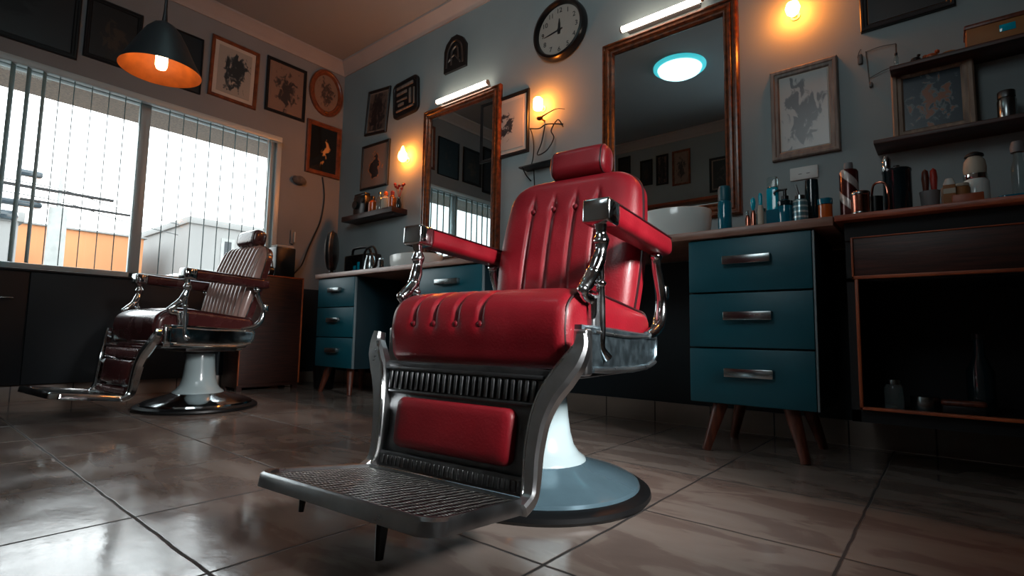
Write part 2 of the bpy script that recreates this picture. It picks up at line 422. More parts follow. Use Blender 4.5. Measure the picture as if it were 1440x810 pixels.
# ------------------------------------------------------------------ camera
def make_camera():
    f, yaw, pit, rol = 737.6, R(129.645), R(5.18), R(.975)
    cy, sy, cp_, sp_ = math.cos(yaw), math.sin(yaw), math.cos(pit), math.sin(pit)
    fw = Vector((cy*cp_, sy*cp_, sp_)); r = Vector((sy, -cy, 0)); u = Vector((-cy*sp_, -sy*sp_, cp_))
    r2 = math.cos(rol)*r+math.sin(rol)*u; u2 = math.cos(rol)*u-math.sin(rol)*r
    cd = bpy.data.cameras.new('camera'); cam = link(bpy.data.objects.new('camera', cd))
    cd.sensor_width = 36; cd.lens = f/1440*36; cd.clip_start = .02; cd.clip_end = 300
    cam.matrix_world = Matrix(((r2.x, u2.x, -fw.x, 0), (r2.y, u2.y, -fw.y, 0), (r2.z, u2.z, -fw.z, .5), (0, 0, 0, 1)))
    S.camera = cam
make_camera()

# ------------------------------------------------------------------ barber chair (front faces -y)
def gsum(l, ks, wd=.009):
    return sum(math.exp(-((l-k)/wd)**2) for k in ks)

def barber_chair(label, loc, rz, skin, tufts_seat, tufts_back, buttons=True, lever=True, wide=.008, post='chrome', frame='chrome_old', tread='tread', pegs=True, depth=.011, dark='chrome_dark', recline=12.5, rib=None):
    T = thing('barber_chair', label, 'barber chair', loc, rz)
    # ---- base
    bm = BM(); lathe(bm, [(0, 0), (.345, 0), (.352, .010), (.350, .022), (.335, .032), (.30, .034), (0, .034)], 72); obj('base_ring', bm, 'rubber', T)
    bm = BM(); lathe(bm, [(.318, .034), (.314, .044), (.29, .056), (.24, .072), (.19, .086), (.15, .100), (.142, .104), (0, .104)], 72); obj('base_dish', bm, 'dish' if buttons else 'chrome', T)
    bm = BM(); lathe(bm, [(.148, .100), (.146, .108), (.125, .124), (.108, .15), (.097, .19), (.090, .24), (.085, .30), (.081, .36), (.078, .37), (0, .37)], 48); obj('pedestal', bm, 'enamel', T)
    # ---- housing under the seat
    bm = BM(); box2(bm, (-.15, -.16, .365), (.15, .16, .415), .012); lathe(bm, [(.10, .35), (.10, .375), (.0, .375)], 24); 
    obj('seat_housing', bm, 'chrome_dark', T)
    bm = BM(); box2(bm, (-.30, -.36, .392), (.30, .14, .413), .01); obj('seat_pan', bm, 'chrome_dark', T)
    # ---- seat cushion lofted across its width
    ctrl = [(-.18, .45), (-.188, .52), (-.165, .575), (-.06, .592), (.10, .612), (.24, .627), (.33, .618), (.385, .583), (.402, .53), (.398, .47), (.386, .425), (.335, .414), (.10, .414), (-.13, .420), (-.18, .45)]
    prof = smooth_path([(0, a, b) for a, b in ctrl], 5)[:-1]
    cf, cz = .10, .522
    rings = []
    W = .312; rr = .035
    ls = []
    for i in range(9): ls.append((-W+rr-rr*math.cos(PI/2*i/8), rr*(1-math.sin(PI/2*i/8))))
    n = 110
    for i in range(1, n): ls.append((-W+rr+(2*W-2*rr)*i/n, 0))
    for i in range(9): ls.append((W-rr+rr*math.sin(PI/2*i/8), rr*(1-math.cos(PI/2*i/8))))
    for l, ins in ls:
        ring = []
        g = gsum(l, tufts_seat, wide)
        pill = .5*(1-abs(2*((l/.6+.5)) - 1)**4)*.010
        for p in prof:
            fy, z = p.y, p.z
            wt = max(0, min(1, (z-.525)/.03)) if buttons else max(0, min(1, (z-.50)/.04))
            dx, dz = (fy-cf), (z-cz)
            L_ = math.hypot(dx/.30, dz/.105) or 1
            k = depth*g*wt*(1 if fy > -.15 else 0)
            dimple = 0
            if buttons:
                for b_ in tufts_seat:
                    d2 = ((l-b_)/.016)**2+((z-.53)/.016)**2
                    if fy > .3: dimple += .006*math.exp(-d2)
            up = pill if z > .56 else 0
            nx, nz = dx/.30/L_, dz/.105/L_
            # push along the outline's own outward direction
            if fy > .34: nx, nz = .95, .2 if z > .5 else -.1
            elif z > .55: nx, nz = .1, 1
            sc_f = 1-ins/.29; sc_z = 1-ins/.10
            ring.append((l, -(cf+dx*sc_f-nx*(k+dimple)), cz+dz*sc_z-nz*(k)+up*sc_z))
        rings.append(ring)
    bm = BM(); loft(bm, rings); seat = obj('seat', bm, skin, T, 60)
    for s in (-1, 1):
        bm = BM()
        pts = [(s*(W-.012), -(cf+(p.y-cf)*.955), cz+(p.z-cz)*.905+(.004 if p.z > .56 else 0)) for p in prof]
        tube(bm, pts, .0042, 6, smooth=False, closed=True); obj('piping', bm, 'piping', seat)
    if buttons:
        for b_ in tufts_seat:
            bm = BM(); ico(bm, (b_, -.3965, .530), .0095, 2, (1, .55, 1)); obj('button', bm, 'button', seat)
    # ---- backrest, reclined; local h along the slope
    rec = R(recline)
    def bk(l, d, h):   # d forward of the back plane
        y0 = .115+h*math.sin(rec); z0 = .485+h*math.cos(rec)
        return (l, y0-d*math.cos(rec), z0+d*math.sin(rec))
    Hh = .622
    def halfw(h):
        base = .263+.022*math.sin(PI*min(1, max(0, h/Hh)))
        rt, rb = .095, .05
        if h > Hh-rt: q = (h-(Hh-rt))/rt; return base-rt*(1-math.sqrt(max(0, 1-q*q)))
        if h < rb: q = (rb-h)/rb; return base-rb*(1-math.sqrt(max(0, 1-q*q)))
        return base
    hs = [Hh*(.5-.5*math.cos(PI*i/46)) for i in range(47)]
    rings = []; nf = 100
    hb = .485
    for h in hs:
        wv = halfw(h); ring = []
        e = math.sin(PI*h/Hh); sh = min(1, min(h, Hh-h)/.05); edge = math.sqrt(max(0, 1-(1-sh)**2))
        for i in range(nf+1):
            u = -1+2*i/nf; u = math.copysign(abs(u)**.9, u); l = u*wv
            q = max(0, 1-abs(u)**10)
            dd = .012+(.048+.022*e)*q**.5*(.35+.65*edge)
            top = 1 if not buttons else max(0, min(1, (hb+.07-h)/.07))
            bot = max(0, min(1, h/.06))
            dd -= depth*1.1*gsum(l, tufts_back, wide)*top*bot*min(1, q*1.5)*(1 if buttons or True else 0)
            if buttons:
                for b_ in tufts_back: dd -= .011*math.exp(-((l-b_)/.017)**2-((h-hb)/.017)**2)
            ring.append(bk(l, dd, h))
        for i in range(13):
            u = 1-2*i/12
            q = max(0, 1-abs(u)**6)
            ring.append(bk(u*wv, -.030-.016*q*edge, h))
        rings.append(ring)
    bm = BM(); loft(bm, rings); bm.faces.ensure_lookup_table()
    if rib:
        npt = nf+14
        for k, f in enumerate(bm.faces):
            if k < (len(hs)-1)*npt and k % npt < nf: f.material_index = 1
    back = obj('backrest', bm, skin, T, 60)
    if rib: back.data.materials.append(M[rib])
    pts = [bk(halfw(h)+.001, .012, h) for h in hs]+[bk(-halfw(h)-.001, .012, h) for h in reversed(hs)]
    bm = BM(); tube(bm, pts, .0045, 6, smooth=False); obj('piping', bm, 'piping' if buttons else 'chrome', back)
    if buttons:
        for b_ in tufts_back:
            p = bk(b_, .064, hb); bm = BM(); ico(bm, p, .0105, 2, (1, .55, 1)); obj('button', bm, 'button', back)
    # ---- headrest on two posts
    hp = bk(0.0, .016, Hh)
    bm = BM()
    cr = [(p[0], p[1]) for p in rrect(.098, .116, .038, 6)]
    rings = []
    Wd = .117
    for l, s in [(-Wd, .55), (-Wd+.004, .80), (-Wd+.012, .93), (-Wd+.024, .985), (-Wd+.04, 1), (0, 1.015), (Wd-.04, 1), (Wd-.024, .985), (Wd-.012, .93), (Wd-.004, .80), (Wd, .55)]:
        rings.append([(l, a*s, b_*s) for a, b_ in cr])
    loft(bm, rings); 
    hr = obj('headrest', bm, skin, T, 50, loc=(.022, hp[1]+.002, hp[2]+.060), rot=(R(-10), 0, 0))
    for s in (-1, 1):
        bm = BM(); pts = [(s*(Wd-.016), a*.93, b_*.93) for a, b_ in cr]; tube(bm, pts, .0032, 6, smooth=False, closed=True); obj('piping', bm, 'piping', hr)
    for s in (-1, 1):
        bm = BM(); cyl(bm, (s*.05, .012, -.11), (s*.05, .006, -.03), .007); obj('headrest_post', bm, 'chrome', hr)
    # ---- arms
    for s in (-1, 1):
        lx = s*.335
        arm = None
        secs = [(-.235, .55), (-.228, .86), (-.21, .98), (-.17, 1), (0, 1.0), (.15, 1), (.222, 1.0)]
        rings = []
        for f_, k in secs:
            zc = .808+(f_+.23)*.045
            rings.append([(lx+a*k, -f_, zc+b_*k) for a, b_ in rrect(.078, .066, .022, 5)])
        bm = BM(); loft(bm, rings); arm = obj('armrest', bm, skin, T, 50)
        bm = BM()
        pts = [(lx+s*.036, -f_, .808+(f_+.23)*.045+.026) for f_ in (-.215, -.1, .05, .222)]; tube(bm, pts, .003, 6); obj('piping', bm, 'piping', arm); bm = BM()
        pts = [(lx-s*.036, -f_, .808+(f_+.23)*.045+.026) for f_ in (-.215, -.1, .05, .222)]; tube(bm, pts, .003, 6)
        obj('piping', bm, 'piping', arm)
        bm = BM(); box(bm, (lx, -.258, .828), (.080, .070, .066), .009, Matrix.Rotation(R(-3), 4, 'X'), 3)
        box(bm, (lx, -.258, .828), (.083, .042, .052), .006, Matrix.Rotation(R(-3), 4, 'X'), 2)
        obj('arm_cap', bm, 'chrome', arm)
        # front support: turned neck, scroll, long rod
        bm = BM()
        tube(bm, [(lx, -.262, .80), (lx, -.258, .775), (lx, -.256, .755), (lx, -.258, .73), (lx-s*.004, -.266, .70), (lx-s*.010, -.285, .665), (lx-s*.012, -.315, .635), (lx-s*.012, -.335, .618), (lx-s*.012, -.325, .600), (lx-s*.012, -.300, .598), (lx-s*.010, -.285, .585)], [.019, .014, .022, .015, .020, .018, .019, .014, .012, .014, .010], 12)
        tube(bm, [(lx, -.262, .725), (lx, -.262, .67), (lx, -.258, .60), (lx, -.255, .52), (lx, -.252, .472), (lx+s*.008, -.232, .446)], [.013, .011, .0115, .012, .010, .013], 12)
        ico(bm, (lx, -.258, .752), .022, 2, (1, 1, .6)); ico(bm, (lx-s*.010, -.283, .668), .021, 2, (1, 1, .8))
        ico(bm, (lx, -.262, .640), .017, 2, (1, 1, .7)); ico(bm, (lx-s*.012, -.338, .618), .016, 2)
        tube(bm, [(lx-s*.01, -.29, .60), (lx-s*.012, -.283, .565), (lx-s*.012, -.285, .545)], [.014, .012, .008], 10)
        obj('arm_support', bm, 'chrome', arm)
        # rear bracket curling from the arm down to the seat rail
        bm = BM()
        tube(bm, [(lx, .165, .775), (lx, .172, .73), (lx, .195, .68), (lx, .212, .63), (lx, .206, .58), (lx, .178, .54), (lx, .13, .518), (lx, .08, .508)], [.015, .013, .014, .015, .017, .018, .017, .012], 12, flat=1.25)
        ico(bm, (lx, .165, .768), .020, 2, (1.1, 1.1, .8))
        obj('arm_bracket', bm, 'chrome', arm)
        bm = BM(); box(bm, (lx+s*.006, .228, .652), (.026, .030, .048), .008, None, 3); cyl(bm, (lx, .222, .66), (lx, .205, .60), .010)
        obj('recline_catch', bm, 'chrome', arm)
        # ---- side panel of the seat with its front block
        bm = BM()
        outl = [(-.36, .530), (-.36, .43), (-.345, .412), (-.20, .402), (-.03, .398), (.09, .402), (.142, .415), (.166, .44), (.172, .49), (.165, .510), (.0, .516), (-.20, .526)]
        x0, x1 = (s*.303, s*.338)
        def pr(x, k=0): return [(x, y_, z_) for y_, z_ in outl]
        cyv = [(-.06, .46)]
        def ins(x, m): return [(x, -.06+(y_+.06)*(1-m/.29), .46+(z_-.46)*(1-m/.056)) for y_, z_ in outl]
        loft(bm, [ins(x0, 0), ins(x1-s*.006, 0), ins(x1, .005), ins(x1, .014), ins(x1-s*.005, .018), ins(x1-s*.004, .030)])
        sp = obj('side_panel', bm, 'panel' if buttons else frame, T)
        bm = BM(); box(bm, (s*.322, -.345, .462), (.05, .038, .116), .008, None, 3)
        box(bm, (s*.318, -.262, .545), (.028, .058, .13), .008, None, 3); 
        obj('front_block', bm, frame, sp)
        bm = BM()   # raised ribs along the top and bottom edge of the panel
        tube(bm, [(x1, -.30, .514), (x1, -.1, .503), (x1, .06, .503), (x1, .150, .498)], .0045, 6); tube(bm, [(x1, -.31, .416), (x1, -.1, .410), (x1, .07, .411), (x1, .142, .424)], .006, 6)
        obj('panel_moulding', bm, 'chrome' if not buttons else frame, sp)
    # ---- leg frame : two curved cast rails
    rails = []
    for s in (-1, 1):
        path = [(.352, -.395, .505, .028, .030), (.353, -.40, .475, .040, .036), (.338, -.41, .44, .058, .042), (.312, -.422, .40, .062, .044), (.287, -.436, .355, .052, .044), (.270, -.448, .30, .042, .042), (.262, -.458, .23, .038, .040), (.262, -.466, .17, .036, .036), (.266, -.482, .135, .032, .034), (.268, -.52, .118, .028, .030)]
        P = smooth_path([(s*a, b_, c) for a, b_, c, _, _ in path], 5); ws = smooth_vals([p[3] for p in path], 5); ds = smooth_vals([p[4] for p in path], 5)
        rings = []
        for i in range(len(P)):
            t_ = (P[min(i+1, len(P)-1)]-P[max(i-1, 0)]).normalized()
            ax = Vector((1, 0, 0)); ax = (ax-t_*ax.dot(t_)).normalized(); ay = t_.cross(ax)
            rings.append([P[i]+ax*a*.5*ws[i]*2*.5+ay*b_*.5*ds[i]*2*.5 for a, b_ in ((1, .55), (.7, 1), (-.7, 1), (-1, .55), (-1, -.55), (-.7, -1), (.7, -1), (1, -.55))])
        bm = BM(); loft(bm, rings); rl = obj('leg_rail', bm, post if not buttons else frame, T, 30)
        bm = BM(); tube(bm, [(s*(a-(.5*w_-.004)), b_-d_*.5+.003, c) for a, b_, c, w_, d_ in path[1:-1]], .005, 6); 
        obj('rail_bead', bm, 'chrome', rl)
    # apron, ribbed grille, padded panel, lower band
    def py(z): return -.43-(.40-z)*.13
    rx = R(-7.4)
    bm = BM(); box(bm, (0, -.405, .402), (.62, .02, .036), .006); obj('apron', bm, dark, T)
    gr = BM(); box(gr, (0, py(.365)+.010, .365), (.545, .012, .074), .003, Matrix.Rotation(rx, 4, 'X'))
    for i in range(25):
        x = -.246+.492*i/24
        box(gr, (x, py(.367)-.001, .367), (.0085, .014, .050), .003, Matrix.Rotation(rx, 4, 'X'))
    box(gr, (0, py(.400), .400), (.54, .016, .010), .003, Matrix.Rotation(rx, 4, 'X')); box(gr, (0, py(.336), .336), (.50, .016, .008), .003, Matrix.Rotation(rx, 4, 'X'))
    obj('grille', gr, dark, T)
    bm = BM(); box(bm, (0, py(.235)+.012, .235), (.50, .012, .205), .003, Matrix.Rotation(rx, 4, 'X')); pl = obj('leg_panel', bm, dark, T)
    bm = BM(); rings = []
    for d, k in ((0, 0), (.012, 0), (.020, .004), (.025, .012), (.027, .03), (.028, .06)):
        rings.append([(a, -d, b_) for a, b_ in rrect(.400-2*k, .136-2*k*.9, max(.004, .024-k*.3), 5)])
    loft(bm, rings); obj('calf_pad', bm, skin, T, 60, loc=(0, py(.254)+.004, .254), rot=(rx, 0, 0))
    bm = BM(); box(bm, (0, py(.150)-.002, .150), (.50, .016, .044), .004, Matrix.Rotation(rx, 4, 'X'))
    for i in range(30): box(bm, (-.232+.016*i, py(.150)-.011, .150), (.010, .006, .026), .002, Matrix.Rotation(rx, 4, 'X'))
    obj('lower_band', bm, dark, T)
    # ---- footrest : rounded frame, textured tread, peg
    fr = R(7.5)
    ft = link(bpy.data.objects.new('footrest', None)); ft.parent = T; ft.location = (0, -.505, .122); ft.rotation_euler = (-fr, 0, 0)
    def fout(ins_):
        w0, w1, d0 = .268-ins_, .284-ins_, .325-ins_
        c_ = .05
        pts = [(-w0, -.0+ins_*0), (-w1, -(d0-c_))]
        for i in range(1, 6):
            a = PI/2*i/6; pts.append((-w1+c_*(1-math.cos(a)), -(d0-c_)-c_*math.sin(a)))
        for i in range(5, 0, -1):
            a = PI/2*i/6; pts.append((w1-c_*(1-math.cos(a)), -(d0-c_)-c_*math.sin(a)))
        pts += [(w1, -(d0-c_)), (w0, 0)]
        return pts
    bm = BM()
    o0, o1 = fout(0), fout(.020)
    rings = [[(x, y_, -.016) for x, y_ in o0], [(x, y_, .010) for x, y_ in fout(.001)], [(x, y_, .016) for x, y_ in fout(.006)], [(x, y_, .015) for x, y_ in fout(.016)], [(x, y_, -.004) for x, y_ in o1], [(x, y_, -.016) for x, y_ in o1]]
    loft(bm, rings, cap=False); 
    obj('footrest_rim', bm, 'chrome' if not buttons else frame, ft)
    bm = BM(); loft(bm, [[(x, y_, -.010) for x, y_ in fout(.018)], [(x, y_, .008) for x, y_ in fout(.018)]]); 
    obj('tread', bm, tread, ft)
    if pegs:
        bm = BM(); tube(bm, [(.012, -.175, -.01), (.012, -.175, -.075), (.012, -.172, -.1375)], [.020, .016, .011], 8, smooth=False, flat=.7); obj('prop_leg', bm, 'iron', ft)
        bm = BM(); tube(bm, [(-.165, -.26, -.012), (-.165, -.26, -.062)], [.010, .006], 8, smooth=False); obj('peg', bm, 'iron', ft)
    if lever:
        bm = BM(); tube(bm, [(-.05, .10, .375), (-.12, .24, .372), (-.13, .30, .370)], .008, 8); cyl(bm, (-.13, .29, .370), (-.132, .335, .369), .012); obj('pump_lever', bm, 'chrome', T)
    return T

def tread_mat():
    m = mat('woven_metal_tread', (66, 66, 66), .32, 1., bump=0); nt = m.node_tree; N = nt.nodes; L = nt.links; b = N['Principled BSDF']
    tc = N.new('ShaderNodeTexCoord')
    wv = []
    for rot in (0, PI/2):
        mp = N.new('ShaderNodeMapping'); mp.inputs['Rotation'].default_value = (0, 0, rot); L.new(tc.outputs['Object'], mp.inputs['Vector'])
        wt = N.new('ShaderNodeTexWave'); wt.inputs['Scale'].default_value = 34 if rot else 16; wt.inputs['Distortion'].default_value = 2.2; wt.inputs['Detail'].default_value = 2; wt.inputs['Detail Scale'].default_value = 2; L.new(mp.outputs[0], wt.inputs['Vector']); wv.append(wt)
    mx = N.new('ShaderNodeMath'); mx.operation = 'MULTIPLY'; L.new(wv[0].outputs['Fac'], mx.inputs[0]); L.new(wv[1].outputs['Fac'], mx.inputs[1])
    bp = N.new('ShaderNodeBump'); bp.inputs['Strength'].default_value = 1.; bp.inputs['Distance'].default_value = .006; L.new(mx.outputs[0], bp.inputs['Height']); L.new(bp.outputs[0], b.inputs['Normal'])
    r = N.new('ShaderNodeValToRGB'); r.color_ramp.elements[0].color = lin((40, 40, 41)); r.color_ramp.elements[1].color = lin((225, 222, 216)); L.new(mx.outputs[0], r.inputs['Fac']); L.new(r.outputs[0], b.inputs['Base Color'])
    return m
M['tread'] = tread_mat()
barber_chair('bright red leather barber chair with worn chrome frame and white pedestal in the foreground', (-1.05, 1.43, 0), R(5), 'leather', (-.205, -.125, -.042, .043), (-.14, -.05, .04, .13), wide=.0075)
barber_chair('dark brown leather barber chair with channelled backrest standing by the bright window', (-3.77, 1.37, 0), R(5), 'leather2', [], [-.24+.048*i for i in range(11)], buttons=False, frame='chrome', tread='chrome', pegs=False, wide=.010, depth=.013, dark='leather2', recline=16.5, rib='rib_glare')

# ------------------------------------------------------------------ cabinets
def drawer_unit(label, x0, x1, z0=.212, z1=.958, y0=2.42, y1=2.88, hw=.20):
    w = x1-x0
    T = thing('drawer_unit', label, 'drawer unit', ((x0+x1)/2, y0, 0), 0, 'teal drawer units under the worktop')
    bm = BM(); box2(bm, (-w/2, .02, z0), (w/2, y1-y0, z1), .003); obj('carcass', bm, 'teal_dark', T)
    bm = BM(); box2(bm, (w/2-.006, .004, z0+.004), (w/2+.002, .022, z1-.004), .001); obj('edge_strip', bm, 'edge', T)
    dz = (z1-z0)/3
    for i in range(3):
        a = z0+dz*i+.004; b_ = z0+dz*(i+1)-.004
        bm = BM(); box2(bm, (-w/2, 0, a), (w/2-.008, .022, b_), .003); d = obj('drawer', bm, 'teal', T)
        bm = BM(); zc = b_-dz*.40
        box(bm, (0.0, -.014, zc+.012), (hw, .030, .010), .004); box(bm, (0, -.027, zc-.003), (hw, .007, .038), .003)
        for s in (-1, 1): box(bm, (s*(hw/2-.006), -.014, zc-.002), (.010, .030, .036), .002)
        obj('handle', bm, 'steel', d)
    for sx in (-1, 1):
        for (yy, sy) in ((.07, -1), (y1-y0-.07, 1)):
            bm = BM(); tube(bm, [(sx*(w/2-.115), yy, z0), (sx*(w/2-.115+.055), yy+sy*.04, .006)], [.032, .019], 16, smooth=False)
            cyl(bm, (sx*(w/2-.062), yy+sy*.039, .012), (sx*(w/2-.0595), yy+sy*.0405, 0), .0195, .019)
            obj('leg', bm, 'wood_leg', T)
    return T
drawer_unit('teal three-drawer unit on wooden legs nearest the camera, right of the red barber chair', -.925, -.405)
drawer_unit('small teal three-drawer unit at the far left end of the worktop', -4.185, -3.64, hw=.17)
drawer_unit('teal drawer unit mostly hidden behind the red barber chair, between the other two', -2.87, -2.25, hw=.22)

bm = BM(); box2(bm, (-4.215, 2.40, .960), (-.330, YW-.009, .998), .004); tag(obj('worktop', bm, 'counter'), 'long pale brown worktop running under the two mirrors on the teal units', 'worktop')
bm = BM(); box2(bm, (-.327, 2.40, .974), (XR-.02, YW-.009, .998), .003); tag(obj('worktop', bm, 'counter2'), 'orange-edged wooden worktop over the dark open cabinet at right', 'worktop')

# right-hand cabinet: drawer above, open bay below
RC = thing('open_cabinet', 'dark brown wooden cabinet with orange edging and an open bay, right side', 'cabinet', (-.30, 2.43, 0))
bm = BM(); W_ = 1.70; box2(bm, (1.0, .40, 0), (W_-.1, .588, .195))
box2(bm, (0, .03, .19), (.03, .58, .972)); box2(bm, (W_-.03, .03, .19), (W_, .58, .972)); box2(bm, (0, .56, .19), (W_, .611, .972)); box2(bm, (.0, .03, .19), (W_, .58, .235)); box2(bm, (0, .03, .955), (W_, .58, .972)); box2(bm, (.0, .03, .735), (W_, .58, .75))
box2(bm, (0, .02, .90), (W_, .04, .972))
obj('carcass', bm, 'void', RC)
bm = BM(); box2(bm, (.03, -.002, .752), (.86, .022, .905), .003); dr = obj('drawer', bm, 'wood_dark_h', RC)
bm = BM()
for a, b_ in (((.022, .742), (.87, .755)), ((.022, .903), (.87, .908)), ((.022, .742), (.030, .908))): box2(bm, (a[0], -.007, a[1]), (b_[0], .016, b_[1]), .002)
obj('drawer_edging', bm, 'wood_orange', dr)
bm = BM(); box2(bm, (.88, -.002, .752), (1.68, .022, .905), .003); obj('drawer', bm, 'wood_dark_h', RC)
bm = BM()
for a, b_ in (((.030, .240), (.042, .742)), ((.030, .240), (1.68, .251)), ((.86, .24), (.872, .742))): box2(bm, (a[0], -.004, a[1]), (b_[0], .03, b_[1]), .002)
obj('bay_edging', bm, 'wood_orange', RC)
# things standing in the bay, barely lit
def bottle(name, label, cat, loc, prof, m, cap=None, capm='black', group=None, seg=24, sx=1, sy=1):
    T = thing(name, label, cat, loc, 0, group)
    bm = BM(); lathe(bm, prof, seg, sx=sx, sy=sy); obj('body', bm, m, T)
    if cap: bm = BM(); lathe(bm, cap, seg, sx=sx, sy=sy); obj('cap', bm, capm, T)
    return T
zb = .2355
bottle('jar', 'dim glass jar on the floor of the open cabinet bay, left', 'jar', (-.17, 2.56, zb), [(0, 0), (.03, 0), (.032, .01), (.032, .085), (.024, .10), (0, .10)], 'glass_clear', [(.026, .10), (.026, .118), (0, .118)], 'steel')
bottle('jar', 'dim squat metal tin beside the glass jar in the open cabinet bay', 'tin', (-.075, 2.58, zb), [(0, 0), (.045, 0), (.046, .005), (.046, .06), (.0, .062)], 'steel')
bottle('bottle', 'dim dark bottle standing in the open cabinet bay at right', 'bottle', (.09, 2.66, zb), [(0, 0), (.04, 0), (.042, .02), (.042, .16), (.018, .22), (.016, .28), (0, .28)], 'glass_dark', [(.018, .28), (.018, .30), (0, .30)], 'black')
T = thing('shoe_brush', 'dim brown wooden brush lying in the open cabinet bay', 'brush', (.035, 2.55, zb))
bm = BM(); box(bm, (0, 0, .045), (.13, .05, .022), .01, None, 3); obj('handle', bm, 'wood_leg', T)
bm = BM(); box(bm, (0, 0, .018), (.12, .044, .036), .004); obj('bristles', bm, 'iron', T)

# long low cabinet under the window
LC = thing('low_cabinet', 'long dark low cabinet under the window on a pale tiled plinth', 'cabinet', (-4.80, .55, 0))
bm = BM(); box2(bm, (-.145, YB-.54, .11), (-.02, 1.33, .885), .003); obj('carcass', bm, 'darkcab', LC)
bm = BM(); box2(bm, (-.145, YB-.54, 0), (-.055, 1.35, .11), .002); obj('plinth', bm, 'base', LC)
for a, b_ in ((-1.45, -.70), (-.694, .09), (.098, 1.325)):
    bm = BM(); box2(bm, (-.02, a, .115), (.0, b_, .880), .003); d = obj('door', bm, 'darkcab', LC)
    if b_ < 1.2: bm = BM(); box2(bm, (0, b_-.17, .690), (.014, b_-.07, .700), .003); obj('handle', bm, 'steel', d)
bm = BM(); box2(bm, (-.146, YB-.54, .880), (.012, 1.345, .896), .003); obj('top', bm, 'darkcab', LC)

# reddish-brown wooden cabinet in the corner
WC = thing('wooden_cabinet', 'dark reddish wooden cabinet with an orange edge, behind the brown chair', 'cabinet', (-4.50, 2.19, 0))
bm = BM(); box2(bm, (-.30, -.265, .03), (-.018, .265, .985), .004); obj('carcass', bm, 'wood_dark', WC)
bm = BM(); box2(bm, (-.018, -.262, .06), (0, .252, .972), .003); dd = obj('door', bm, 'wood_dark', WC)
bm = BM(); ico(bm, (.012, -.20, .55), .016); cyl(bm, (-.005, -.20, .55), (.012, -.20, .55), .006); obj('knob', bm, 'wood_orange', dd)
bm = BM(); box2(bm, (-.016, .254, .05), (.003, .266, .985), .001); box2(bm, (-.016, -.10, .974), (.003, .266, .987), .001); box2(bm, (-.016, -.268, .05), (.003, -.26, .60), .001); obj('edging', bm, 'wood_orange', WC)
bm = BM()
for yy in (-.24, .24): box2(bm, (-.06, yy-.02, 0), (-.02, yy+.02, .032))
for yy in (-.24, .24): box2(bm, (-.28, yy-.02, 0), (-.24, yy+.02, .032))
obj('foot', bm, 'wood_dark', WC)

# ------------------------------------------------------------------ basins
def basin(label, x, y, r, h, sx=1.2):
    T = thing('wash_basin', label, 'basin', (x, y, .998), 0, 'white basins on the worktop')
    bm = BM(); lathe(bm, [(0, 0), (r*.80, 0), (r*.90, .012), (r*.98, h*.5), (r, h-.012), (r*.99, h-.003), (r*.965, h), (r*.93, h-.006), (r*.86, h*.5), (r*.6, .03), (0, .022)], 48, sx=sx, sy=.86); obj('bowl', bm, 'ceramic', T)
    bm = BM(); lathe(bm, [(0, .024), (.022, .024), (.022, .028), (0, .03)], 16); obj('drain', bm, 'chrome', T)
basin('white oval vessel basin on the worktop below the large mirror', -1.125, 2.72, .172, .18)
basin('white basin on the far worktop, partly behind the red chair armrest', -3.26, 2.72, .21, .125)

# ------------------------------------------------------------------ mirrors & strip lights
def mirror(label, x0, x1, z0, z1):
    T = thing('wall_mirror', label, 'mirror', ((x0+x1)/2, YW, (z0+z1)/2), 0, 'framed mirrors over the worktop')
    w, h = x1-x0, z1-z0
    prof = [(0, 0), (0, .030), (.008, .040), (.018, .042), (.024, .032), (.030, .032), (.038, .044), (.050, .046), (.056, .034), (.062, .030), (.068, .036), (.076, .034), (.084, .018), (.084, 0)]
    obj('frame', frame_bm(w, h, prof), 'wood_frame', T, 25)
    obj('glass', plane_bm(w-.166, h-.166, -.010), 'mirror', T)
mirror('large reddish wood framed mirror right of the clock, reflecting the ceiling light', -1.735, -.852, 1.20, 2.485)
mirror('reddish wood framed mirror farther left, reflecting the bright window', -3.575, -2.658, 1.08, 2.505)

def strip_light(label, x0, x1, z):
    T = thing('strip_light', label, 'strip light', ((x0+x1)/2, YW, z), 0, 'strip lights over the mirrors')
    w = x1-x0
    bm = BM(); box2(bm, (-w/2+.02, -.045, -.012), (w/2-.02, 0, .016), .004); obj('housing', bm, 'grey', T)
    bm = BM(); tube(bm, [(-w/2, -.066, 0), (w/2, -.066, 0)], .019, 16, smooth=False); obj('tube', bm, 'tube', T)
    bm = BM()
    for s in (-1, 1): cyl(bm, (s*w/2, -.066, 0), (s*(w/2+.012), -.066, 0), .020)
    obj('end_cap', bm, 'grey', T)
strip_light('glowing strip light above the large mirror', -1.565, -1.045, 2.525)
strip_light('glowing strip light above the smaller left mirror', -3.36, -2.77, 2.530)

# ------------------------------------------------------------------ wall lamps
def wall_lamp(label, x, z, prof, dy=.07):
    T = thing('wall_lamp', label, 'wall lamp', (x, YW, z), 0, 'warm bare bulbs on the mirror wall')
    bm = BM(); lathe(bm, prof, 20, c=(0, -dy, 0)); obj('bulb', bm, 'bulb_hot', T)
    z1 = prof[0][1]
    bm = BM(); cyl(bm, (0, 0, z1+.03), (0, -dy+.012, z1+.03), .012); cyl(bm, (0, 0, z1+.03), (0, -.008, z1+.03), .024); obj('socket', bm, 'white', T)
wall_lamp('glowing flame-shaped bulb left of the smaller mirror', -3.81, 2.15, [(.015, -.065), (.034, -.05), (.044, -.02), (.036, .015), (.022, .035), (.016, .055), (.006, .08), (0, .085)])
wall_lamp('glowing cylindrical bulb between the two mirrors, above the small bracket arm', -2.25, 2.205, [(.026, -.045), (.034, -.038), (.036, 0), (.034, .035), (.02, .048), (0, .05)])
